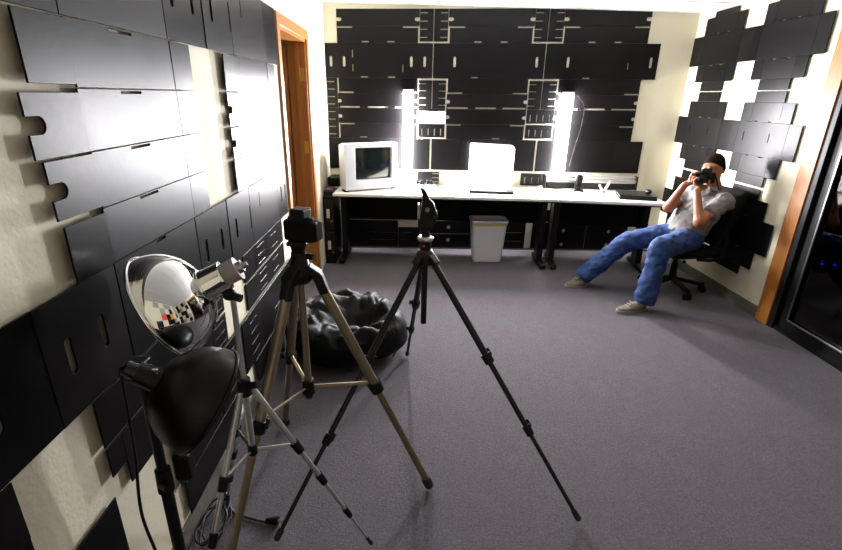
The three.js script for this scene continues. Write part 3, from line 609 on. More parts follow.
// ---------------------------------------------------------------- tripods
// a leg in sections: list of [t0, t1, radius]; a clamp at every joint, rubber foot at the end
function leg(parent, a, b, cuts, rads, mat, clampMat, clampR = 1.5, lever = true) {
  const out = part('leg', cuts.slice(0, -1).map((c, i) => rod(lerp(a, b, c), lerp(a, b, cuts[i + 1]), rads[i])), mat, parent);
  const d = b.clone().sub(a).normalize();
  for (let i = 1; i < cuts.length - 1; i++) {
    const p = lerp(a, b, cuts[i]), r = rads[i - 1] * clampR;
    const gs = [rod(p.clone().addScaledVector(d, -0.022), p.clone().addScaledVector(d, 0.022), r, r * 0.92)];
    if (lever) { const s = V(d.z, 0, -d.x).normalize().addScaledVector(V(0, 1, 0), 0.1); gs.push(bar(p.clone().addScaledVector(s, r * 1.2), p.clone().addScaledVector(s, r * 1.25).addScaledVector(d, -0.035), 0.014, 0.008)); }
    part('clamp', gs, clampMat, out);
  }
  part('foot', [rod(b.clone().addScaledVector(d, -0.045), b.clone().addScaledVector(d, -0.004), rads.at(-1) * 1.35, rads.at(-1) * 1.5), ball(b.clone().addScaledVector(d, -0.006), rads.at(-1) * 1.5)], M.rubber, out);
  return out;
}
// bronze tripod with camera
{
  const C = V(-0.385, 0, -1.62), t = thing('camera_tripod', 'bronze legged tripod with centre braces holding a camera', 'tripod', C.x, 0, C.z);
  const feet = [V(0.111, 0.022, -1.63), V(-0.62, 0.022, -1.17), V(-0.62, 0.022, -2.05)], ty = 1.0;
  const col = part('centre_column', [rod(V(C.x, 0.53, C.z), V(C.x, 1.1, C.z), 0.0135)], M.bronze, t);
  part('brace_hub', [rod(V(C.x, 0.51, C.z), V(C.x, 0.57, C.z), 0.026, 0.024), rod(V(C.x, 0.49, C.z), V(C.x, 0.51, C.z), 0.015)], M.black, col);
  part('shoulder', [lathe([[0, 0.985], [0.032, 0.985], [0.045, 1.0], [0.048, 1.03], [0.036, 1.05], [0.028, 1.09], [0, 1.09]]).translate(C.x, 0, C.z)], M.black, t);
  feet.forEach((f) => {
    const d = V(f.x - C.x, 0, f.z - C.z).normalize(), a = V(C.x, ty, C.z).addScaledVector(d, 0.06);
    part('leg_yoke', [bar(V(C.x, 1.045, C.z).addScaledVector(d, 0.025), a.clone().add(V(0, 0.01, 0)).addScaledVector(d, 0.012), 0.052, 0.03, Math.atan2(d.x, d.z)), bar(a.clone().add(V(0, 0.02, 0)), lerp(a, f, 0.06), 0.042, 0.036, Math.atan2(d.x, d.z)), rod(a.clone().add(V(-d.z * 0.03, 0.005, d.x * 0.03)), a.clone().add(V(d.z * 0.03, 0.005, -d.x * 0.03)), 0.009)], M.black, t);
    const L1 = leg(t, a, f, [0.02, 0.475, 1], [0.019, 0.0145], M.bronze, M.black, 1.55);
    const at = lerp(a, f, 0.455);
    part('brace', bar(V(C.x, 0.54, C.z).addScaledVector(d, 0.02), at, 0.014, 0.007, 0), M.champagne, t, 'flat champagne brace');
    void L1;
  });
  // pan head
  part('pan_head', [rod(V(C.x, 1.07, C.z), V(C.x, 1.10, C.z), 0.028), rod(V(C.x, 1.095, C.z), V(C.x, 1.132, C.z), 0.022, 0.03), box(C.x - 0.035, C.x + 0.035, 1.13, 1.143, C.z - 0.03, C.z + 0.03, 0.004), rod(V(C.x + 0.03, 1.085, C.z), V(C.x + 0.055, 1.085, C.z + 0.01), 0.011)], M.black, t);
  const k = thing('camera', 'black camera mounted on the bronze tripod', 'camera', C.x, 1.143, C.z);
  const put = (g) => { g.scale(0.86, 0.92, 0.9); g.rotateY(-0.35); g.translate(C.x + 0.014, 0.059, C.z); return g; };
  part('body', put(box(-0.068, 0.068, 1.178, 1.262, -0.03, 0.03, 0.014)), M.blackMatte, k);
  part('viewfinder_hump', put(box(-0.032, 0.032, 1.255, 1.305, -0.035, 0.03, 0.01)), M.black, k);
  part('lens', [put(new THREE.CylinderGeometry(0.03, 0.032, 0.07, 24).rotateX(Math.PI / 2).translate(-0.005, 1.215, -0.065))], M.black, k);
  part('grip', put(box(0.05, 0.078, 1.18, 1.252, -0.045, 0.02, 0.012)), M.blackMatte, k);
  part('dial', put(rod(V(0.045, 1.262, 0.0), V(0.045, 1.272, 0), 0.013)), M.black, k); part('dial', put(rod(V(-0.045, 1.262, 0), V(-0.045, 1.27, 0), 0.012)), M.black, k);
  part('strap_lug', put(box(0.066, 0.074, 1.245, 1.256, -0.006, 0.006, 0.002)), M.steel, k);
}
// black tripod with pistol head
{
  const C = V(0.08, 0, -1.95), t = thing('grip_tripod', 'tall black tripod with empty grip head in the middle of the carpet', 'tripod', C.x, 0, C.z);
  const feet = [V(0.717, 0.02, -1.447), V(-0.489, 0.02, -1.362), V(0.01, 0.02, -2.764)];
  part('centre_column', rod(V(C.x, 0.66, C.z), V(C.x, 1.04, C.z), 0.0135), M.blackMetal, t);
  part('shoulder', lathe([[0, 0.94], [0.028, 0.94], [0.038, 0.955], [0.042, 0.985], [0.034, 1.005], [0.022, 1.015], [0, 1.015]]).translate(C.x, 0, C.z), M.blackMetal, t);
  feet.forEach((f) => {
    const d = V(f.x - C.x, 0, f.z - C.z).normalize(), a = V(C.x, 0.955, C.z).addScaledVector(d, 0.05);
    part('leg_yoke', [bar(V(C.x, 0.995, C.z).addScaledVector(d, 0.02), a.clone().addScaledVector(d, 0.012), 0.04, 0.026, Math.atan2(d.x, d.z)), rod(a.clone().add(V(-d.z * 0.024, 0.008, d.x * 0.024)), a.clone().add(V(d.z * 0.024, 0.008, -d.x * 0.024)), 0.009)], M.blackGloss, t);
    leg(t, a, f, [0, 0.38, 0.66, 1], [0.0145, 0.0115, 0.0088], M.blackMetal, M.black, 1.6);
  });
  const hd = part('head_base', [rod(V(C.x, 1.01, C.z), V(C.x, 1.052, C.z), 0.025), rod(V(C.x, 1.07, C.z), V(C.x, 1.1, C.z), 0.02, 0.016)], M.black, t);
  part('collar', [lathe([[0, 1.052], [0.03, 1.052], [0.034, 1.057], [0.034, 1.066], [0.026, 1.072], [0, 1.072]]).translate(C.x, 0, C.z)], M.aluminium, hd, 'bright silver collar');
  const prof = new THREE.Shape(); prof.moveTo(-0.016, 0); prof.bezierCurveTo(-0.036, 0.01, -0.034, 0.04, -0.026, 0.055); prof.bezierCurveTo(-0.018, 0.08, -0.022, 0.1, -0.016, 0.12); prof.bezierCurveTo(-0.012, 0.14, -0.016, 0.16, -0.026, 0.176); prof.bezierCurveTo(-0.006, 0.176, 0.004, 0.15, 0.01, 0.13); prof.bezierCurveTo(0.034, 0.12, 0.04, 0.09, 0.032, 0.06); prof.bezierCurveTo(0.034, 0.03, 0.026, 0.01, 0.016, 0); prof.closePath();
  const hg = new THREE.ExtrudeGeometry(prof, { depth: 0.024, bevelEnabled: true, bevelSize: 0.003, bevelThickness: 0.006, bevelSegments: 3, curveSegments: 10 }); hg.translate(C.x, 1.098, C.z - 0.012);
  part('grip_handle', hg, M.black, t);
  part('plate', [box(C.x - 0.036, C.x - 0.028, 1.15, 1.21, C.z - 0.03, C.z + 0.03, 0.003)], M.champagne, t, 'pale quick release plate');
  part('knob', [rod(V(C.x + 0.004, 1.19, C.z + 0.015), V(C.x + 0.004, 1.19, C.z + 0.026), 0.009)], M.steel, t);
  part('trigger', wire([V(C.x + 0.03, 1.2, C.z + 0.01), V(C.x + 0.042, 1.165, C.z + 0.01), V(C.x + 0.034, 1.13, C.z + 0.01)], 0.005), M.black, t);
  part('level_dot', ball(V(C.x - 0.008, 1.032, C.z + 0.024), 0.006), M.red, t);
}
// reflector lamps
// axis of a bowl lamp as it is turned: across the line of sight (right, down) and a little towards the viewer
function lampAxis(at, right, down, tilt) {
  const t = camera.position.clone().sub(at).normalize(), x = V(0.99946608, 0.02130432, 0.02477251), y = V(-0.01116786, 0.93527114, -0.3537558);
  const d = x.multiplyScalar(right).addScaledVector(y, -down); d.addScaledVector(t, -d.dot(t)).normalize();
  const k = tilt * Math.PI / 180; return d.multiplyScalar(Math.cos(k)).addScaledVector(t, Math.sin(k));
}
function reflector(t, neck, u, len, R, mat, innerR, depthPow) {
  // dome along -u from the neck, open at its far rim
  const pr = [], n = 18, r0 = innerR;
  for (let i = 0; i <= n; i++) { const k = i / n; pr.push([r0 + (R - r0) * Math.pow(Math.sin(k * Math.PI / 2), depthPow), -len * (1 - Math.cos(k * Math.PI / 2) * 1) * 0.55 - len * 0.45 * k]); }
  const outer = pr.map(([r, y]) => [r, y]), inn = pr.slice().reverse().map(([r, y]) => [Math.max(0.004, r - 0.0025), y - 0.001]);
  part('reflector', orient(lathe([...outer, ...inn], 64), u, neck), mat, t);
  part('rim', orient(new THREE.TorusGeometry(R, 0.0055, 8, 64).rotateX(Math.PI / 2).translate(0, -len, 0), u, neck), mat, t.children.at(-1));
}
{ // silver stand with chrome reflector
  const C = V(-0.5, 0, -1.27), t = thing('reflector_lamp', 'chrome bowl reflector lamp on thin silver light stand', 'lamp', C.x, 0, C.z, 'bowl reflector lamps by the left wall');
  const feet = [V(-0.121, 0.016, -1.342), V(-0.63, 0.016, -0.905), V(-0.745, 0.016, -1.56)];
  part('pole', [rod(V(C.x, 0.53, C.z), V(C.x, 0.8, C.z), 0.011), rod(V(C.x, 0.8, C.z), V(C.x, 1.06, C.z), 0.0085), wire([V(C.x, 1.05, C.z), V(C.x - 0.004, 1.08, C.z), V(C.x - 0.02, 1.1, C.z)], 0.0085, 12)], M.aluminium, t);
  part('collar', [rod(V(C.x, 0.745, C.z), V(C.x, 0.8, C.z), 0.022, 0.02), rod(V(C.x + 0.02, 0.775, C.z), V(C.x + 0.045, 0.785, C.z + 0.005), 0.012)], M.black, t);
  part('brace_hub', rod(V(C.x, 0.515, C.z), V(C.x, 0.55, C.z), 0.016), M.black, t);
  feet.forEach((f) => {
    const d = V(f.x - C.x, 0, f.z - C.z).normalize(), a = V(C.x, 0.765, C.z).addScaledVector(d, 0.022);
    leg(t, a, f, [0, 0.33, 0.53, 0.76, 1], [0.0095, 0.0082, 0.0068, 0.005], M.aluminium, M.black, 1.7, false);
    part('brace', bar(V(C.x, 0.53, C.z), lerp(a, f, 0.315), 0.011, 0.006), M.aluminium, t);
  });
  const u = lampAxis(V(-0.62, 1.06, -1.25), 84, -44, 20), neck = V(-0.565, 1.12, -1.245);
  reflector(t, neck, u, 0.12, 0.15, M.chrome, 0.044, 0.85);
  const A = (k) => neck.clone().addScaledVector(u, k);
  part('socket', [rod(A(-0.012), A(0.062), 0.0445, 0.041, 36), rod(A(-0.004), A(0.004), 0.047, 0.047, 36), rod(A(0.058), A(0.064), 0.043, 0.043, 36)], M.chrome, t);
  part('lamp_holder', [rod(A(0.06), A(0.1), 0.032, 0.032, 28), rod(A(0.098), A(0.105), 0.034, 0.034, 28)], M.greyCeramic, t);
  part('switch', [rod(A(0.105), A(0.118), 0.018, 0.016), rod(A(0.118), A(0.132), 0.011, 0.007)], M.steel, t);
  part('bracket', [ball(V(-0.505, 1.09, -1.26), 0.02), rod(V(-0.505, 1.09, -1.26), A(0.035), 0.011), rod(V(-0.5, 1.085, -1.26), V(-0.47, 1.08, -1.25), 0.012)], M.black, t);
}
{ // black stand with black reflector
  const C = V(-0.635, 0, -1.0), t = thing('reflector_lamp', 'matte black bowl reflector lamp on black stand, nearest the camera', 'lamp', C.x, 0, C.z, 'bowl reflector lamps by the left wall');
  part('pole', [rod(V(C.x, 0.12, C.z), V(C.x, 0.68, C.z), 0.0155), rod(V(C.x, 0.66, C.z), V(C.x, 1.0, C.z), 0.0125)], M.black, t);
  part('collar', [rod(V(C.x, 0.63, C.z), V(C.x, 0.7, C.z), 0.021, 0.019), rod(V(C.x, 0.66, C.z + 0.015), V(C.x + 0.025, 0.665, C.z + 0.035), 0.01)], M.black, t);
  for (const [x, z] of [[-0.42, -0.85], [-0.62, -0.7], [-0.7, -1.28]]) leg(t, V(C.x, 0.2, C.z), V(x, 0.014, z), [0, 0.5, 1], [0.01, 0.008], M.black, M.black, 1.4, false);
  const u = lampAxis(V(-0.52, 0.93, -1.0), -72, -28, 14), neck = V(-0.59, 0.985, -0.98);
  reflector(t, neck, u, 0.128, 0.132, M.paint, 0.03, 0.85);
  const A = (k) => neck.clone().addScaledVector(u, k);
  part('socket', [rod(A(-0.005), A(0.05), 0.03, 0.026, 24)], M.paint, t);
  part('lamp_holder', [rod(A(0.05), A(0.075), 0.02, 0.017, 20)], M.blackGloss, t);
  part('bracket', [box(C.x - 0.02, C.x + 0.02, 0.97, 1.03, C.z - 0.02, C.z + 0.02, 0.006), rod(V(C.x, 1.01, C.z + 0.02), V(C.x + 0.01, 1.012, C.z + 0.045), 0.012)], M.blackMetal, t);
  part('wing_screw', [rod(V(C.x + 0.012, 1.015, C.z + 0.02), V(C.x + 0.05, 1.008, C.z + 0.03), 0.006), bar(V(C.x + 0.05, 1.0, C.z + 0.03), V(C.x + 0.052, 1.022, C.z + 0.03), 0.014, 0.006)], M.chrome, t, 'bright chrome wing screw');
  part('cord', wire([A(0.075), V(-0.69, 0.99, -1.01), V(-0.715, 0.9, -1.04), V(-0.732, 0.7, -1.05), V(-0.745, 0.5, -1.04), V(-0.735, 0.3, -1.05), V(-0.74, 0.05, -1.05), V(-0.68, 0.008, -1.1)], 0.0045, 60), M.black, t);
  const pl = part('plug', [box(-0.622, -0.577, 0.635, 0.72, -1.06, -1.02, 0.01), rod(V(-0.6, 0.72, -1.04), V(-0.6, 0.765, -1.035), 0.009)], M.black, t);
  part('plug_collar', rod(V(-0.6, 0.745, -1.037), V(-0.6, 0.765, -1.035), 0.0098), M.yellow, pl, 'yellow ring');
  part('flex', wire([V(-0.6, 0.76, -1.035), V(-0.585, 0.82, -1.02), V(-0.57, 0.9, -1.0)], 0.004, 14), M.rubber, t);
}
// loose leads on the carpet by the left wall
{
  const t = thing('extension_lead', 'black extension lead with plug lying on carpet beside left wall', 'cord', -0.6, 0, -1.5);
  part('cable', wire([V(-0.78, 0.008, -1.62), V(-0.7, 0.008, -1.5), V(-0.62, 0.008, -1.47), V(-0.55, 0.008, -1.45)], 0.006), M.rubber, t);
  part('plug', [rod(V(-0.555, 0.014, -1.452), V(-0.505, 0.016, -1.452), 0.011, 0.017)], M.blackMatte, t);
  part('prong', [rod(V(-0.505, 0.021, -1.446), V(-0.485, 0.021, -1.446), 0.003), rod(V(-0.505, 0.013, -1.458), V(-0.485, 0.013, -1.458), 0.003)], M.steel, t);
  const c = thing('cable_coil', 'loose coil of black cable heaped at foot of left wall', 'cable', -0.755, 0, -1.44);
  const pts = []; for (let i = 0; i < 36; i++) { const a = i * 0.55, r = 0.05 + 0.012 * Math.sin(i * 1.3); pts.push(V(-0.755 + Math.cos(a) * r * 0.9, 0.01 + i * 0.0007 + 0.006 * (1 + Math.sin(i * 2.1)), -1.44 + Math.sin(a) * r * 1.9)); }
  part('cable', wire(pts, 0.004, 160), M.black, c);
}
// device with small lights in the dark room beyond the glass
{
  const t = thing('server_unit', 'dark equipment unit with small blue lights behind the glass door', 'equipment', 3.8, 0, -3.6);
  part('casing', box(3.51, 4.1, 0.0, 0.55, -4.0, -3.2, 0.01), M.blackMatte, t);
  for (const [y, z] of [[0.375, -3.69], [0.407, -3.575]]) { part('indicator', ball(V(3.506, y, z), 0.011), M.led, t, 'blue indicator'); part('indicator', ball(V(3.506, y - 0.028, z + 0.01), 0.006), M.ledRed, t, 'red indicator'); }
}

// ---------------------------------------------------------------- office chair
{
  const C = V(2.45, 0, -4.03), t = thing('office_chair', 'black office chair on casters occupied by the photographer', 'chair', C.x, 0, C.z);
  for (let i = 0; i < 5; i++) {
    const a = 1.53 + i * 2 * Math.PI / 5, d = V(Math.cos(a), 0, Math.sin(a)), e = V(C.x, 0.075, C.z).addScaledVector(d, 0.27);
    const arm = part('base_arm', bar(V(C.x, 0.11, C.z), e, 0.045, 0.03, Math.PI / 2 - a), M.blackMatte, t);
    part('caster', [rod(e.clone().add(V(-d.z * 0.028, -0.045, d.x * 0.028)), e.clone().add(V(d.z * 0.028, -0.045, -d.x * 0.028)), 0.029), rod(e.clone().add(V(0, -0.03, 0)), e.clone().add(V(0, 0.02, 0)), 0.012)], M.blackMatte, arm);
  }
  part('gas_column', [rod(V(C.x, 0.1, C.z), V(C.x, 0.26, C.z), 0.028), rod(V(C.x, 0.24, C.z), V(C.x, 0.39, C.z), 0.018)], M.blackMatte, t);
  const sg = new RoundedBoxGeometry(0.47, 0.075, 0.47, 5, 0.035); sg.rotateY(0.16); sg.translate(C.x - 0.02, 0.42, C.z + 0.06);
  part('seat', sg, M.blackMatte, t);
  const bg = new RoundedBoxGeometry(0.07, 0.5, 0.42, 5, 0.034), bp = bg.attributes.position;
  for (let i = 0; i < bp.count; i++) bp.setX(i, bp.getX(i) - 0.9 * bp.getZ(i) ** 2 * 0.6);
  bg.computeVertexNormals(); bg.rotateZ(-0.3); bg.rotateY(0.16); bg.translate(2.705, 0.71, -3.99);
  part('backrest', bg, M.blackMatte, t);
  part('back_support', wire([V(C.x + 0.05, 0.38, C.z + 0.04), V(2.62, 0.38, -3.97), V(2.72, 0.45, -3.97), V(2.745, 0.6, -3.98)], 0.018), M.blackMatte, t);
  for (const s of [1, -1]) part('armrest', wire([V(2.43 + s * 0.03, 0.385, C.z + 0.05 + s * 0.24), V(2.55 + s * 0.03, 0.385, C.z + 0.05 + s * 0.25), V(2.62 + s * 0.03, 0.42, C.z + 0.05 + s * 0.25), V(2.65 + s * 0.02, 0.52, C.z + 0.05 + s * 0.24), V(2.69, 0.6, C.z + 0.04 + s * 0.2)], 0.016), M.blackMatte, t);
  part('lever', [rod(V(2.4, 0.375, -3.86), V(2.34, 0.37, -3.72), 0.007), ball(V(2.34, 0.37, -3.72), 0.014)], M.blackMatte, t);
}

// ---------------------------------------------------------------- person with camera
{
  const J = {
    pelvis: [2.42, 0.55, -3.93], waist: [2.46, 0.67, -3.94], chest: [2.54, 0.82, -3.935], neck: [2.578, 0.945, -3.93], skull: [2.53, 1.13, -3.925],
    hipL: [2.425, 0.545, -3.84], hipR: [2.405, 0.545, -4.02], kneeL: [2.04, 0.53, -3.59], kneeR: [1.955, 0.455, -4.01], ankL: [1.955, 0.1, -3.55], ankR: [1.645, 0.1, -4.07],
    shL: [2.585, 0.875, -3.765], shR: [2.535, 0.885, -4.095], elL: [2.34, 0.735, -3.645], elR: [2.265, 0.775, -4.0], wrL: [2.325, 0.965, -3.745], wrR: [2.305, 0.985, -3.9],
  };
  const t = thing('person', 'seated man in grey shirt and blue jeans aiming a camera', 'person', 2.4, 0, -3.9);
  const g0 = V(-0.75, -0.06, 0.66).normalize(), gs = V(0.66, 0, 0.75).normalize(), gu = g0.clone().cross(gs).negate(); if (gu.y < 0) gu.negate();
  const head = (x, y, z) => {                            // head in its own frame: a side, b up, c forward
    const px = x - J.skull[0], py = y - J.skull[1], pz = z - J.skull[2];
    const a = px * gs.x + py * gs.y + pz * gs.z, b = px * gu.x + py * gu.y + pz * gu.z, c = px * g0.x + py * g0.y + pz * g0.z;
    const el = (ca, cb, cc, ra, rb, rc) => { const q = Math.hypot((a - ca) / ra, (b - cb) / rb, (c - cc) / rc); return (q - 1) * Math.min(ra, rb, rc); };
    let d = el(0, 0.02, -0.012, 0.076, 0.09, 0.098);
    d = smin(d, el(0, -0.055, 0.03, 0.058, 0.066, 0.066), 0.05);
    d = smin(d, el(0, -0.02, 0.097, 0.013, 0.03, 0.022), 0.015);      // nose
    d = smin(d, el(0, -0.075, 0.088, 0.026, 0.01, 0.014), 0.012);     // mouth
    d = smin(d, el(0, 0.022, 0.083, 0.05, 0.01, 0.014), 0.015);       // brow
    for (const s of [-1, 1]) { d = smin(d, el(s * 0.079, -0.012, -0.012, 0.009, 0.032, 0.019), 0.008); d = Math.max(d, -el(s * 0.032, 0.002, 0.1, 0.017, 0.011, 0.012)); d = smin(d, el(s * 0.032, 0.002, 0.086, 0.012, 0.01, 0.011), 0.004); }
    return d;
  };
  const bones = [[J.neck, [2.545, 1.05, -3.925], 0.058, 0.054], [J.pelvis, J.waist, 0.125, 0.115], [J.waist, J.chest, 0.115, 0.125], [J.chest, J.neck, 0.11, 0.06], [J.chest, J.shL, 0.09, 0.058], [J.chest, J.shR, 0.09, 0.058],
    [J.shL, J.elL, 0.05, 0.04], [J.elL, J.wrL, 0.041, 0.027], [J.shR, J.elR, 0.05, 0.04], [J.elR, J.wrR, 0.041, 0.027],
    [J.hipL, J.kneeL, 0.08, 0.055], [J.kneeL, J.ankL, 0.052, 0.036], [J.hipR, J.kneeR, 0.08, 0.055], [J.kneeR, J.ankR, 0.052, 0.036]].map((q) => capsule(...q));
  const body = (x, y, z) => { let d = 9; for (const b of bones) d = smin(d, b(x, y, z), 0.03); return d; };
  // hands: palm, four fingers, thumb; right hand on the grip, left hand under the lens
  const cam = V(2.418, 1.06, -3.822);
  const P = (f, s, u) => { const q = cam.clone().addScaledVector(g0, f).addScaledVector(gs, s).addScaledVector(gu, u); return [q.x, q.y, q.z]; };
  const handR = [], handL = [];
  const chain = (o, pts, r0, r1) => { for (let i = 0; i < pts.length - 1; i++) o.push(capsule(pts[i], pts[i + 1], r0 + (r1 - r0) * i / (pts.length - 1), r0 + (r1 - r0) * (i + 1) / (pts.length - 1))); };
  handR.push(capsule(J.wrR, P(0.0, -0.1, -0.05), 0.026, 0.024), capsule(P(-0.005, -0.098, -0.05), P(0.005, -0.093, 0.005), 0.024, 0.02), capsule(P(0.02, -0.098, -0.04), P(0.02, -0.094, 0.0), 0.02, 0.018));
  [0.018, -0.002, -0.021, -0.039].forEach((u, i) => chain(handR, [P(0.01, -0.1, u), P(0.045, -0.095 + (i ? 0 : 0.01), u + (i ? 0 : 0.014)), P(0.052, -0.062 - 0.004 * i, u + (i ? 0.004 : 0.022)), P(0.04, -0.045 - 0.004 * i, u + (i ? 0.004 : 0.026))].slice(0, 4), 0.0098 - i * 0.0004, 0.0075));
  chain(handR, [P(-0.015, -0.095, -0.015), P(-0.034, -0.08, 0.0), P(-0.038, -0.052, 0.004)], 0.011, 0.0085);
  handL.push(capsule(J.wrL, P(0.03, -0.01, -0.085), 0.026, 0.024), capsule(P(0.02, 0.01, -0.078), P(0.055, 0.0, -0.07), 0.023, 0.02), capsule(P(0.02, -0.015, -0.078), P(0.055, -0.02, -0.07), 0.022, 0.018));
  [0.02, 0.035, 0.052, 0.069].forEach((f, i) => chain(handL, [P(f, -0.02, -0.062), P(f + 0.005, -0.046, -0.046), P(f + 0.006, -0.053, -0.018), P(f + 0.004, -0.043, 0.005 - 0.004 * Math.abs(i - 1.5))], 0.0095, 0.0075));
  chain(handL, [P(0.03, 0.02, -0.07), P(0.045, 0.046, -0.045), P(0.05, 0.049, -0.012)], 0.0115, 0.0085);
  const union = (l, k) => (x, y, z) => { let d = 9; for (const q of l) d = smin(d, q(x, y, z), k); return d; };
  const aR = P(0, -0.08, -0.02), aL = P(0.04, 0, -0.05), near = (c, r) => [c.map((v) => v - r), c.map((v) => v + r)];
  const skin = part('body', [nets(body, [1.55, 0.02, -4.22], [2.75, 1.08, -3.42], 0.0135), nets((x, y, z) => smin(head(x, y, z), capsule([2.545, 1.05, -3.925], [2.55, 1.0, -3.925], 0.053, 0.055)(x, y, z), 0.03), [2.37, 0.96, -4.08], [2.68, 1.28, -3.77], 0.004), nets(union(handR, 0.008), ...near(aR, 0.1), 0.0035), nets(union(handL, 0.008), ...near(aL, 0.1), 0.0035)], M.skin, t);
  void skin;
  // hair: close crop hugging the skull above a hairline
  part('hair', nets((x, y, z) => {
    const px = x - J.skull[0], py = y - J.skull[1], pz = z - J.skull[2], b = px * gu.x + py * gu.y + pz * gu.z, c = px * g0.x + py * g0.y + pz * g0.z, a = px * gs.x + py * gs.y + pz * gs.z;
    return Math.max(head(x, y, z) - 0.0018 - 0.0015 * noise.noise(x * 160, y * 160, z * 160), (c > 0 ? 0.72 : 0.5) * c - 0.014 - b + 0.007 * noise.noise(x * 70, y * 70, z * 70));
  }, [2.37, 1.0, -4.08], [2.68, 1.28, -3.77], 0.0035), M.hair, t);
  // shirt: loose, short sleeves, collar
  const tw = [[J.pelvis, J.waist, 0.152, 0.135], [J.waist, J.chest, 0.138, 0.138], [J.chest, [2.57, 0.9, -3.93], 0.122, 0.085], [[2.545, 0.84, -3.85], J.shL, 0.095, 0.072], [[2.535, 0.84, -4.02], J.shR, 0.095, 0.072], [[2.43, 0.62, -3.86], [2.5, 0.75, -3.84], 0.105, 0.1], [[2.41, 0.62, -4.0], [2.48, 0.75, -4.03], 0.105, 0.1]].map((q) => capsule(...q));
  const mid = (a, b, k) => a.map((v, i) => v + (b[i] - v) * k), sl = [[J.shL, mid(J.shL, J.elL, 0.72), 0.07, 0.068], [J.shR, mid(J.shR, J.elR, 0.72), 0.07, 0.066]].map((q) => capsule(...q));
  const cut = (a, b, k) => { const d = b.map((v, i) => v - a[i]), L2 = Math.hypot(...d), p = mid(a, b, k); return (x, y, z) => ((x - p[0]) * d[0] + (y - p[1]) * d[1] + (z - p[2]) * d[2]) / L2; };
  const cL = cut(J.shL, J.elL, 0.66), cR = cut(J.shR, J.elR, 0.66);
  const fold = (x, y, z, f, a) => a * (noise.noise(x * f, y * f * 1.4, z * f) + 0.5 * noise.noise(x * f * 2.3, y * f * 2.3, z * f * 2.3 + 5));
  part('shirt', nets((x, y, z) => {
    let d = 9; for (const q of tw) d = smin(d, q(x, y, z), 0.05);
    let s1 = Math.max(sl[0](x, y, z), cL(x, y, z)), s2 = Math.max(sl[1](x, y, z), cR(x, y, z));
    d = smin(d, s1, 0.03); d = smin(d, s2, 0.03);
    d += fold(x, y, z, 13, 0.012) + fold(x, y, z, 30, 0.004);
    const hem = (0.35 * (x - 2.4) + 0.94 * (y - 0.548));
    const nk = Math.hypot(x - 2.562, (y - 0.985) * 0.9, z + 3.928) - 0.066;
    return Math.max(d, -hem, -nk);
  }, [2.2, 0.42, -4.26], [2.8, 1.03, -3.58], 0.0095), M.shirt, t);
  for (const s of [-1, 1]) {
    const c = new THREE.Shape(); c.moveTo(0, 0); c.lineTo(0.07, -0.005); c.lineTo(0.085, -0.045); c.lineTo(0.02, -0.035); c.closePath();
    const cg = new THREE.ExtrudeGeometry(c, { depth: 0.004, bevelEnabled: true, bevelSize: 0.002, bevelThickness: 0.002, bevelSegments: 1 });
    cg.translate(-0.035, 0.015, 0); cg.rotateX(-0.9); cg.rotateY(-0.85 + s * 0.75 - 0.5); cg.translate(2.555 - 0.055 + 0.02 * s, 0.965, -3.93 + s * 0.06 + 0.02);
    part('collar', cg, M.shirt, t);
  }
  part('sleeve_patch', ball(V(...mid(J.shL, J.elL, 0.6)).add(V(-0.01, 0.0, 0.064)), 0.012, 1, 1, 0.3), M.pinkPatch, t, 'small pink sleeve patch');
  // jeans: loose with wide cuffs
  const off = (p, dx, dy, dz) => [p[0] + dx, p[1] + dy, p[2] + dz];
  const jw = [[J.pelvis, [2.45, 0.63, -3.93], 0.142, 0.13], [J.hipL, J.kneeL, 0.102, 0.083], [J.kneeL, off(J.ankL, 0.02, 0.0, 0), 0.081, 0.082], [J.hipR, J.kneeR, 0.102, 0.083], [J.kneeR, off(J.ankR, 0.01, 0.01, 0), 0.081, 0.082]].map((q) => capsule(...q));
  const kL = cut(J.kneeL, off(J.ankL, 0.02, 0, 0), 1.08), kR = cut(J.kneeR, off(J.ankR, 0.01, 0.01, 0), 1.1);
  part('jeans', nets((x, y, z) => {
    const top = 0.4 * (x - 2.44) + 0.92 * (y - 0.655);
    let d = Math.max(jw[0](x, y, z), top);
    d = smin(d, jw[1](x, y, z), 0.04); d = smin(d, jw[3](x, y, z), 0.04);
    const a = Math.max(jw[2](x, y, z), kL(x, y, z)), b = Math.max(jw[4](x, y, z), kR(x, y, z));
    d = smin(d, a, 0.03); d = smin(d, b, 0.03);
    d += fold(x, y, z, 11, 0.014) + fold(x, y * 1.5, z, 26, 0.006);
    return Math.max(d, 0.035 - y);
  }, [1.48, 0.02, -4.25], [2.65, 0.78, -3.4], 0.011), M.denim, t);
  // shoes
  for (const [toe, ank] of [[V(1.735, 0, -3.49), J.ankL], [V(1.48, 0, -4.045), J.ankR]]) {
    const heel = V(ank[0] + 0.035, 0, ank[2]), d = toe.clone().sub(heel), len = d.length(), ang = Math.atan2(-d.z, d.x);
    const sg = nets((x, y, z) => {
      const k = x / len, w = 0.036 + 0.012 * Math.sin(Math.PI * Math.min(1, Math.max(0, k)) ** 0.8) , hgt = 0.1 - 0.055 * Math.min(1, Math.max(0, (k - 0.2) / 0.6));
      const a = Math.hypot((x - len / 2) / (len / 2 + 0.004), z / (w + 0.008)) - 1;
      const q = Math.hypot(Math.max(0, y - 0.03) / (hgt - 0.03), z / (w + 0.004), Math.max(0, Math.abs(x - len / 2) - len / 2 + 0.05) / 0.052) - 1;
      return Math.max(q * 0.035, -(y - 0.022), a * 0.02);
    }, [-0.03, 0.0, -0.07], [len + 0.03, 0.13, 0.07], 0.005);
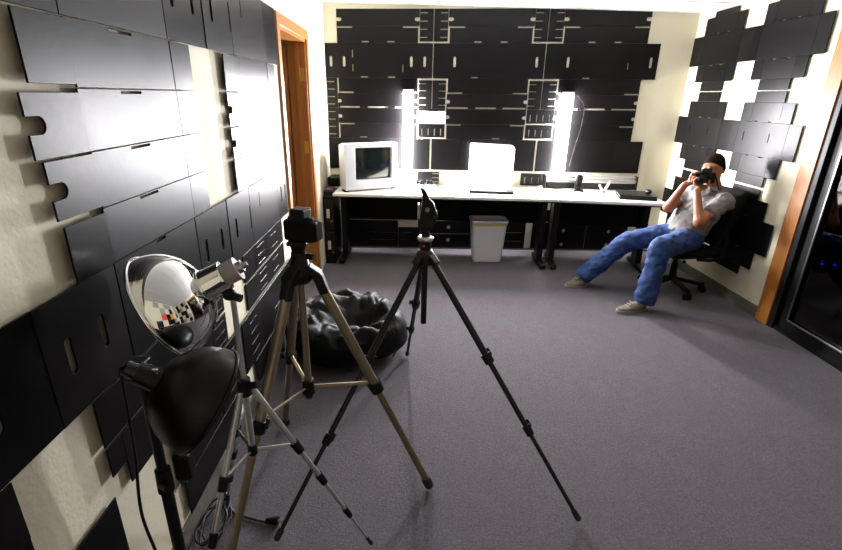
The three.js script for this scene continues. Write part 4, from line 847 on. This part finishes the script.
    const so = new THREE.Shape(); for (let i = 0; i <= 40; i++) { const a = i / 40 * 2 * Math.PI, x = len / 2 + Math.cos(a) * (len / 2 + 0.008), z = Math.sin(a) * (0.047 + 0.008 * Math.cos(a)); i ? so.lineTo(x, z) : so.moveTo(x, z); }
    const sol = new THREE.ExtrudeGeometry(so, { depth: 0.022, bevelEnabled: true, bevelSize: 0.003, bevelThickness: 0.002, bevelSegments: 2 }); sol.rotateX(-Math.PI / 2); sol.translate(0, 0.003, 0);
    const put = (g) => { g.rotateY(ang); g.translate(heel.x, 0, heel.z); return g; };
    const sh = part('shoe', put(sg), M.shoe, t, 'worn off-white trainer');
    part('sole', put(sol), M.sole, sh);
    part('laces', [0.55, 0.63, 0.7].map((k) => put(rod(V(len * k, 0.083 - 0.03 * (k - 0.55) / 0.15, -0.026), V(len * k, 0.083 - 0.03 * (k - 0.55) / 0.15, 0.026), 0.004))), M.sole, sh);
  }
  // the camera he holds
  const k = thing('camera', 'black camera held up to the eye by the seated man', 'camera', cam.x, cam.y, cam.z);
  const B = new THREE.Matrix4().makeBasis(gs, gu, g0.clone()).setPosition(cam);
  const put = (g) => g.applyMatrix4(B);
  part('body', put(new RoundedBoxGeometry(0.135, 0.085, 0.05, 3, 0.012)), M.blackMatte, k);
  part('viewfinder_hump', put(new RoundedBoxGeometry(0.06, 0.04, 0.06, 3, 0.01).translate(0, 0.052, 0)), M.blackMatte, k);
  part('lens', put(join([new THREE.CylinderGeometry(0.034, 0.034, 0.06, 28).rotateX(Math.PI / 2).translate(0.002, -0.004, 0.052), new THREE.CylinderGeometry(0.037, 0.037, 0.025, 28).rotateX(Math.PI / 2).translate(0.002, -0.004, 0.09)])), M.black, k);
  part('front_glass', put(new THREE.SphereGeometry(0.029, 20, 10).scale(1, 1, 0.25).translate(0.002, -0.004, 0.1)), M.blackGloss, k);
  part('grip', put(new RoundedBoxGeometry(0.03, 0.075, 0.035, 3, 0.01).translate(-0.058, -0.002, 0.03)), M.blackMatte, k);
  part('strap', wire([V(...P(0, 0.07, 0.02)), V(...P(-0.02, 0.09, -0.04)), V(2.56, 0.96, -3.83), V(2.63, 0.97, -3.93), V(2.57, 0.95, -4.0), V(2.47, 0.98, -3.98), V(...P(-0.005, -0.075, 0.01))], 0.006, 50), M.black, k);
}

renderer.render(scene, camera);
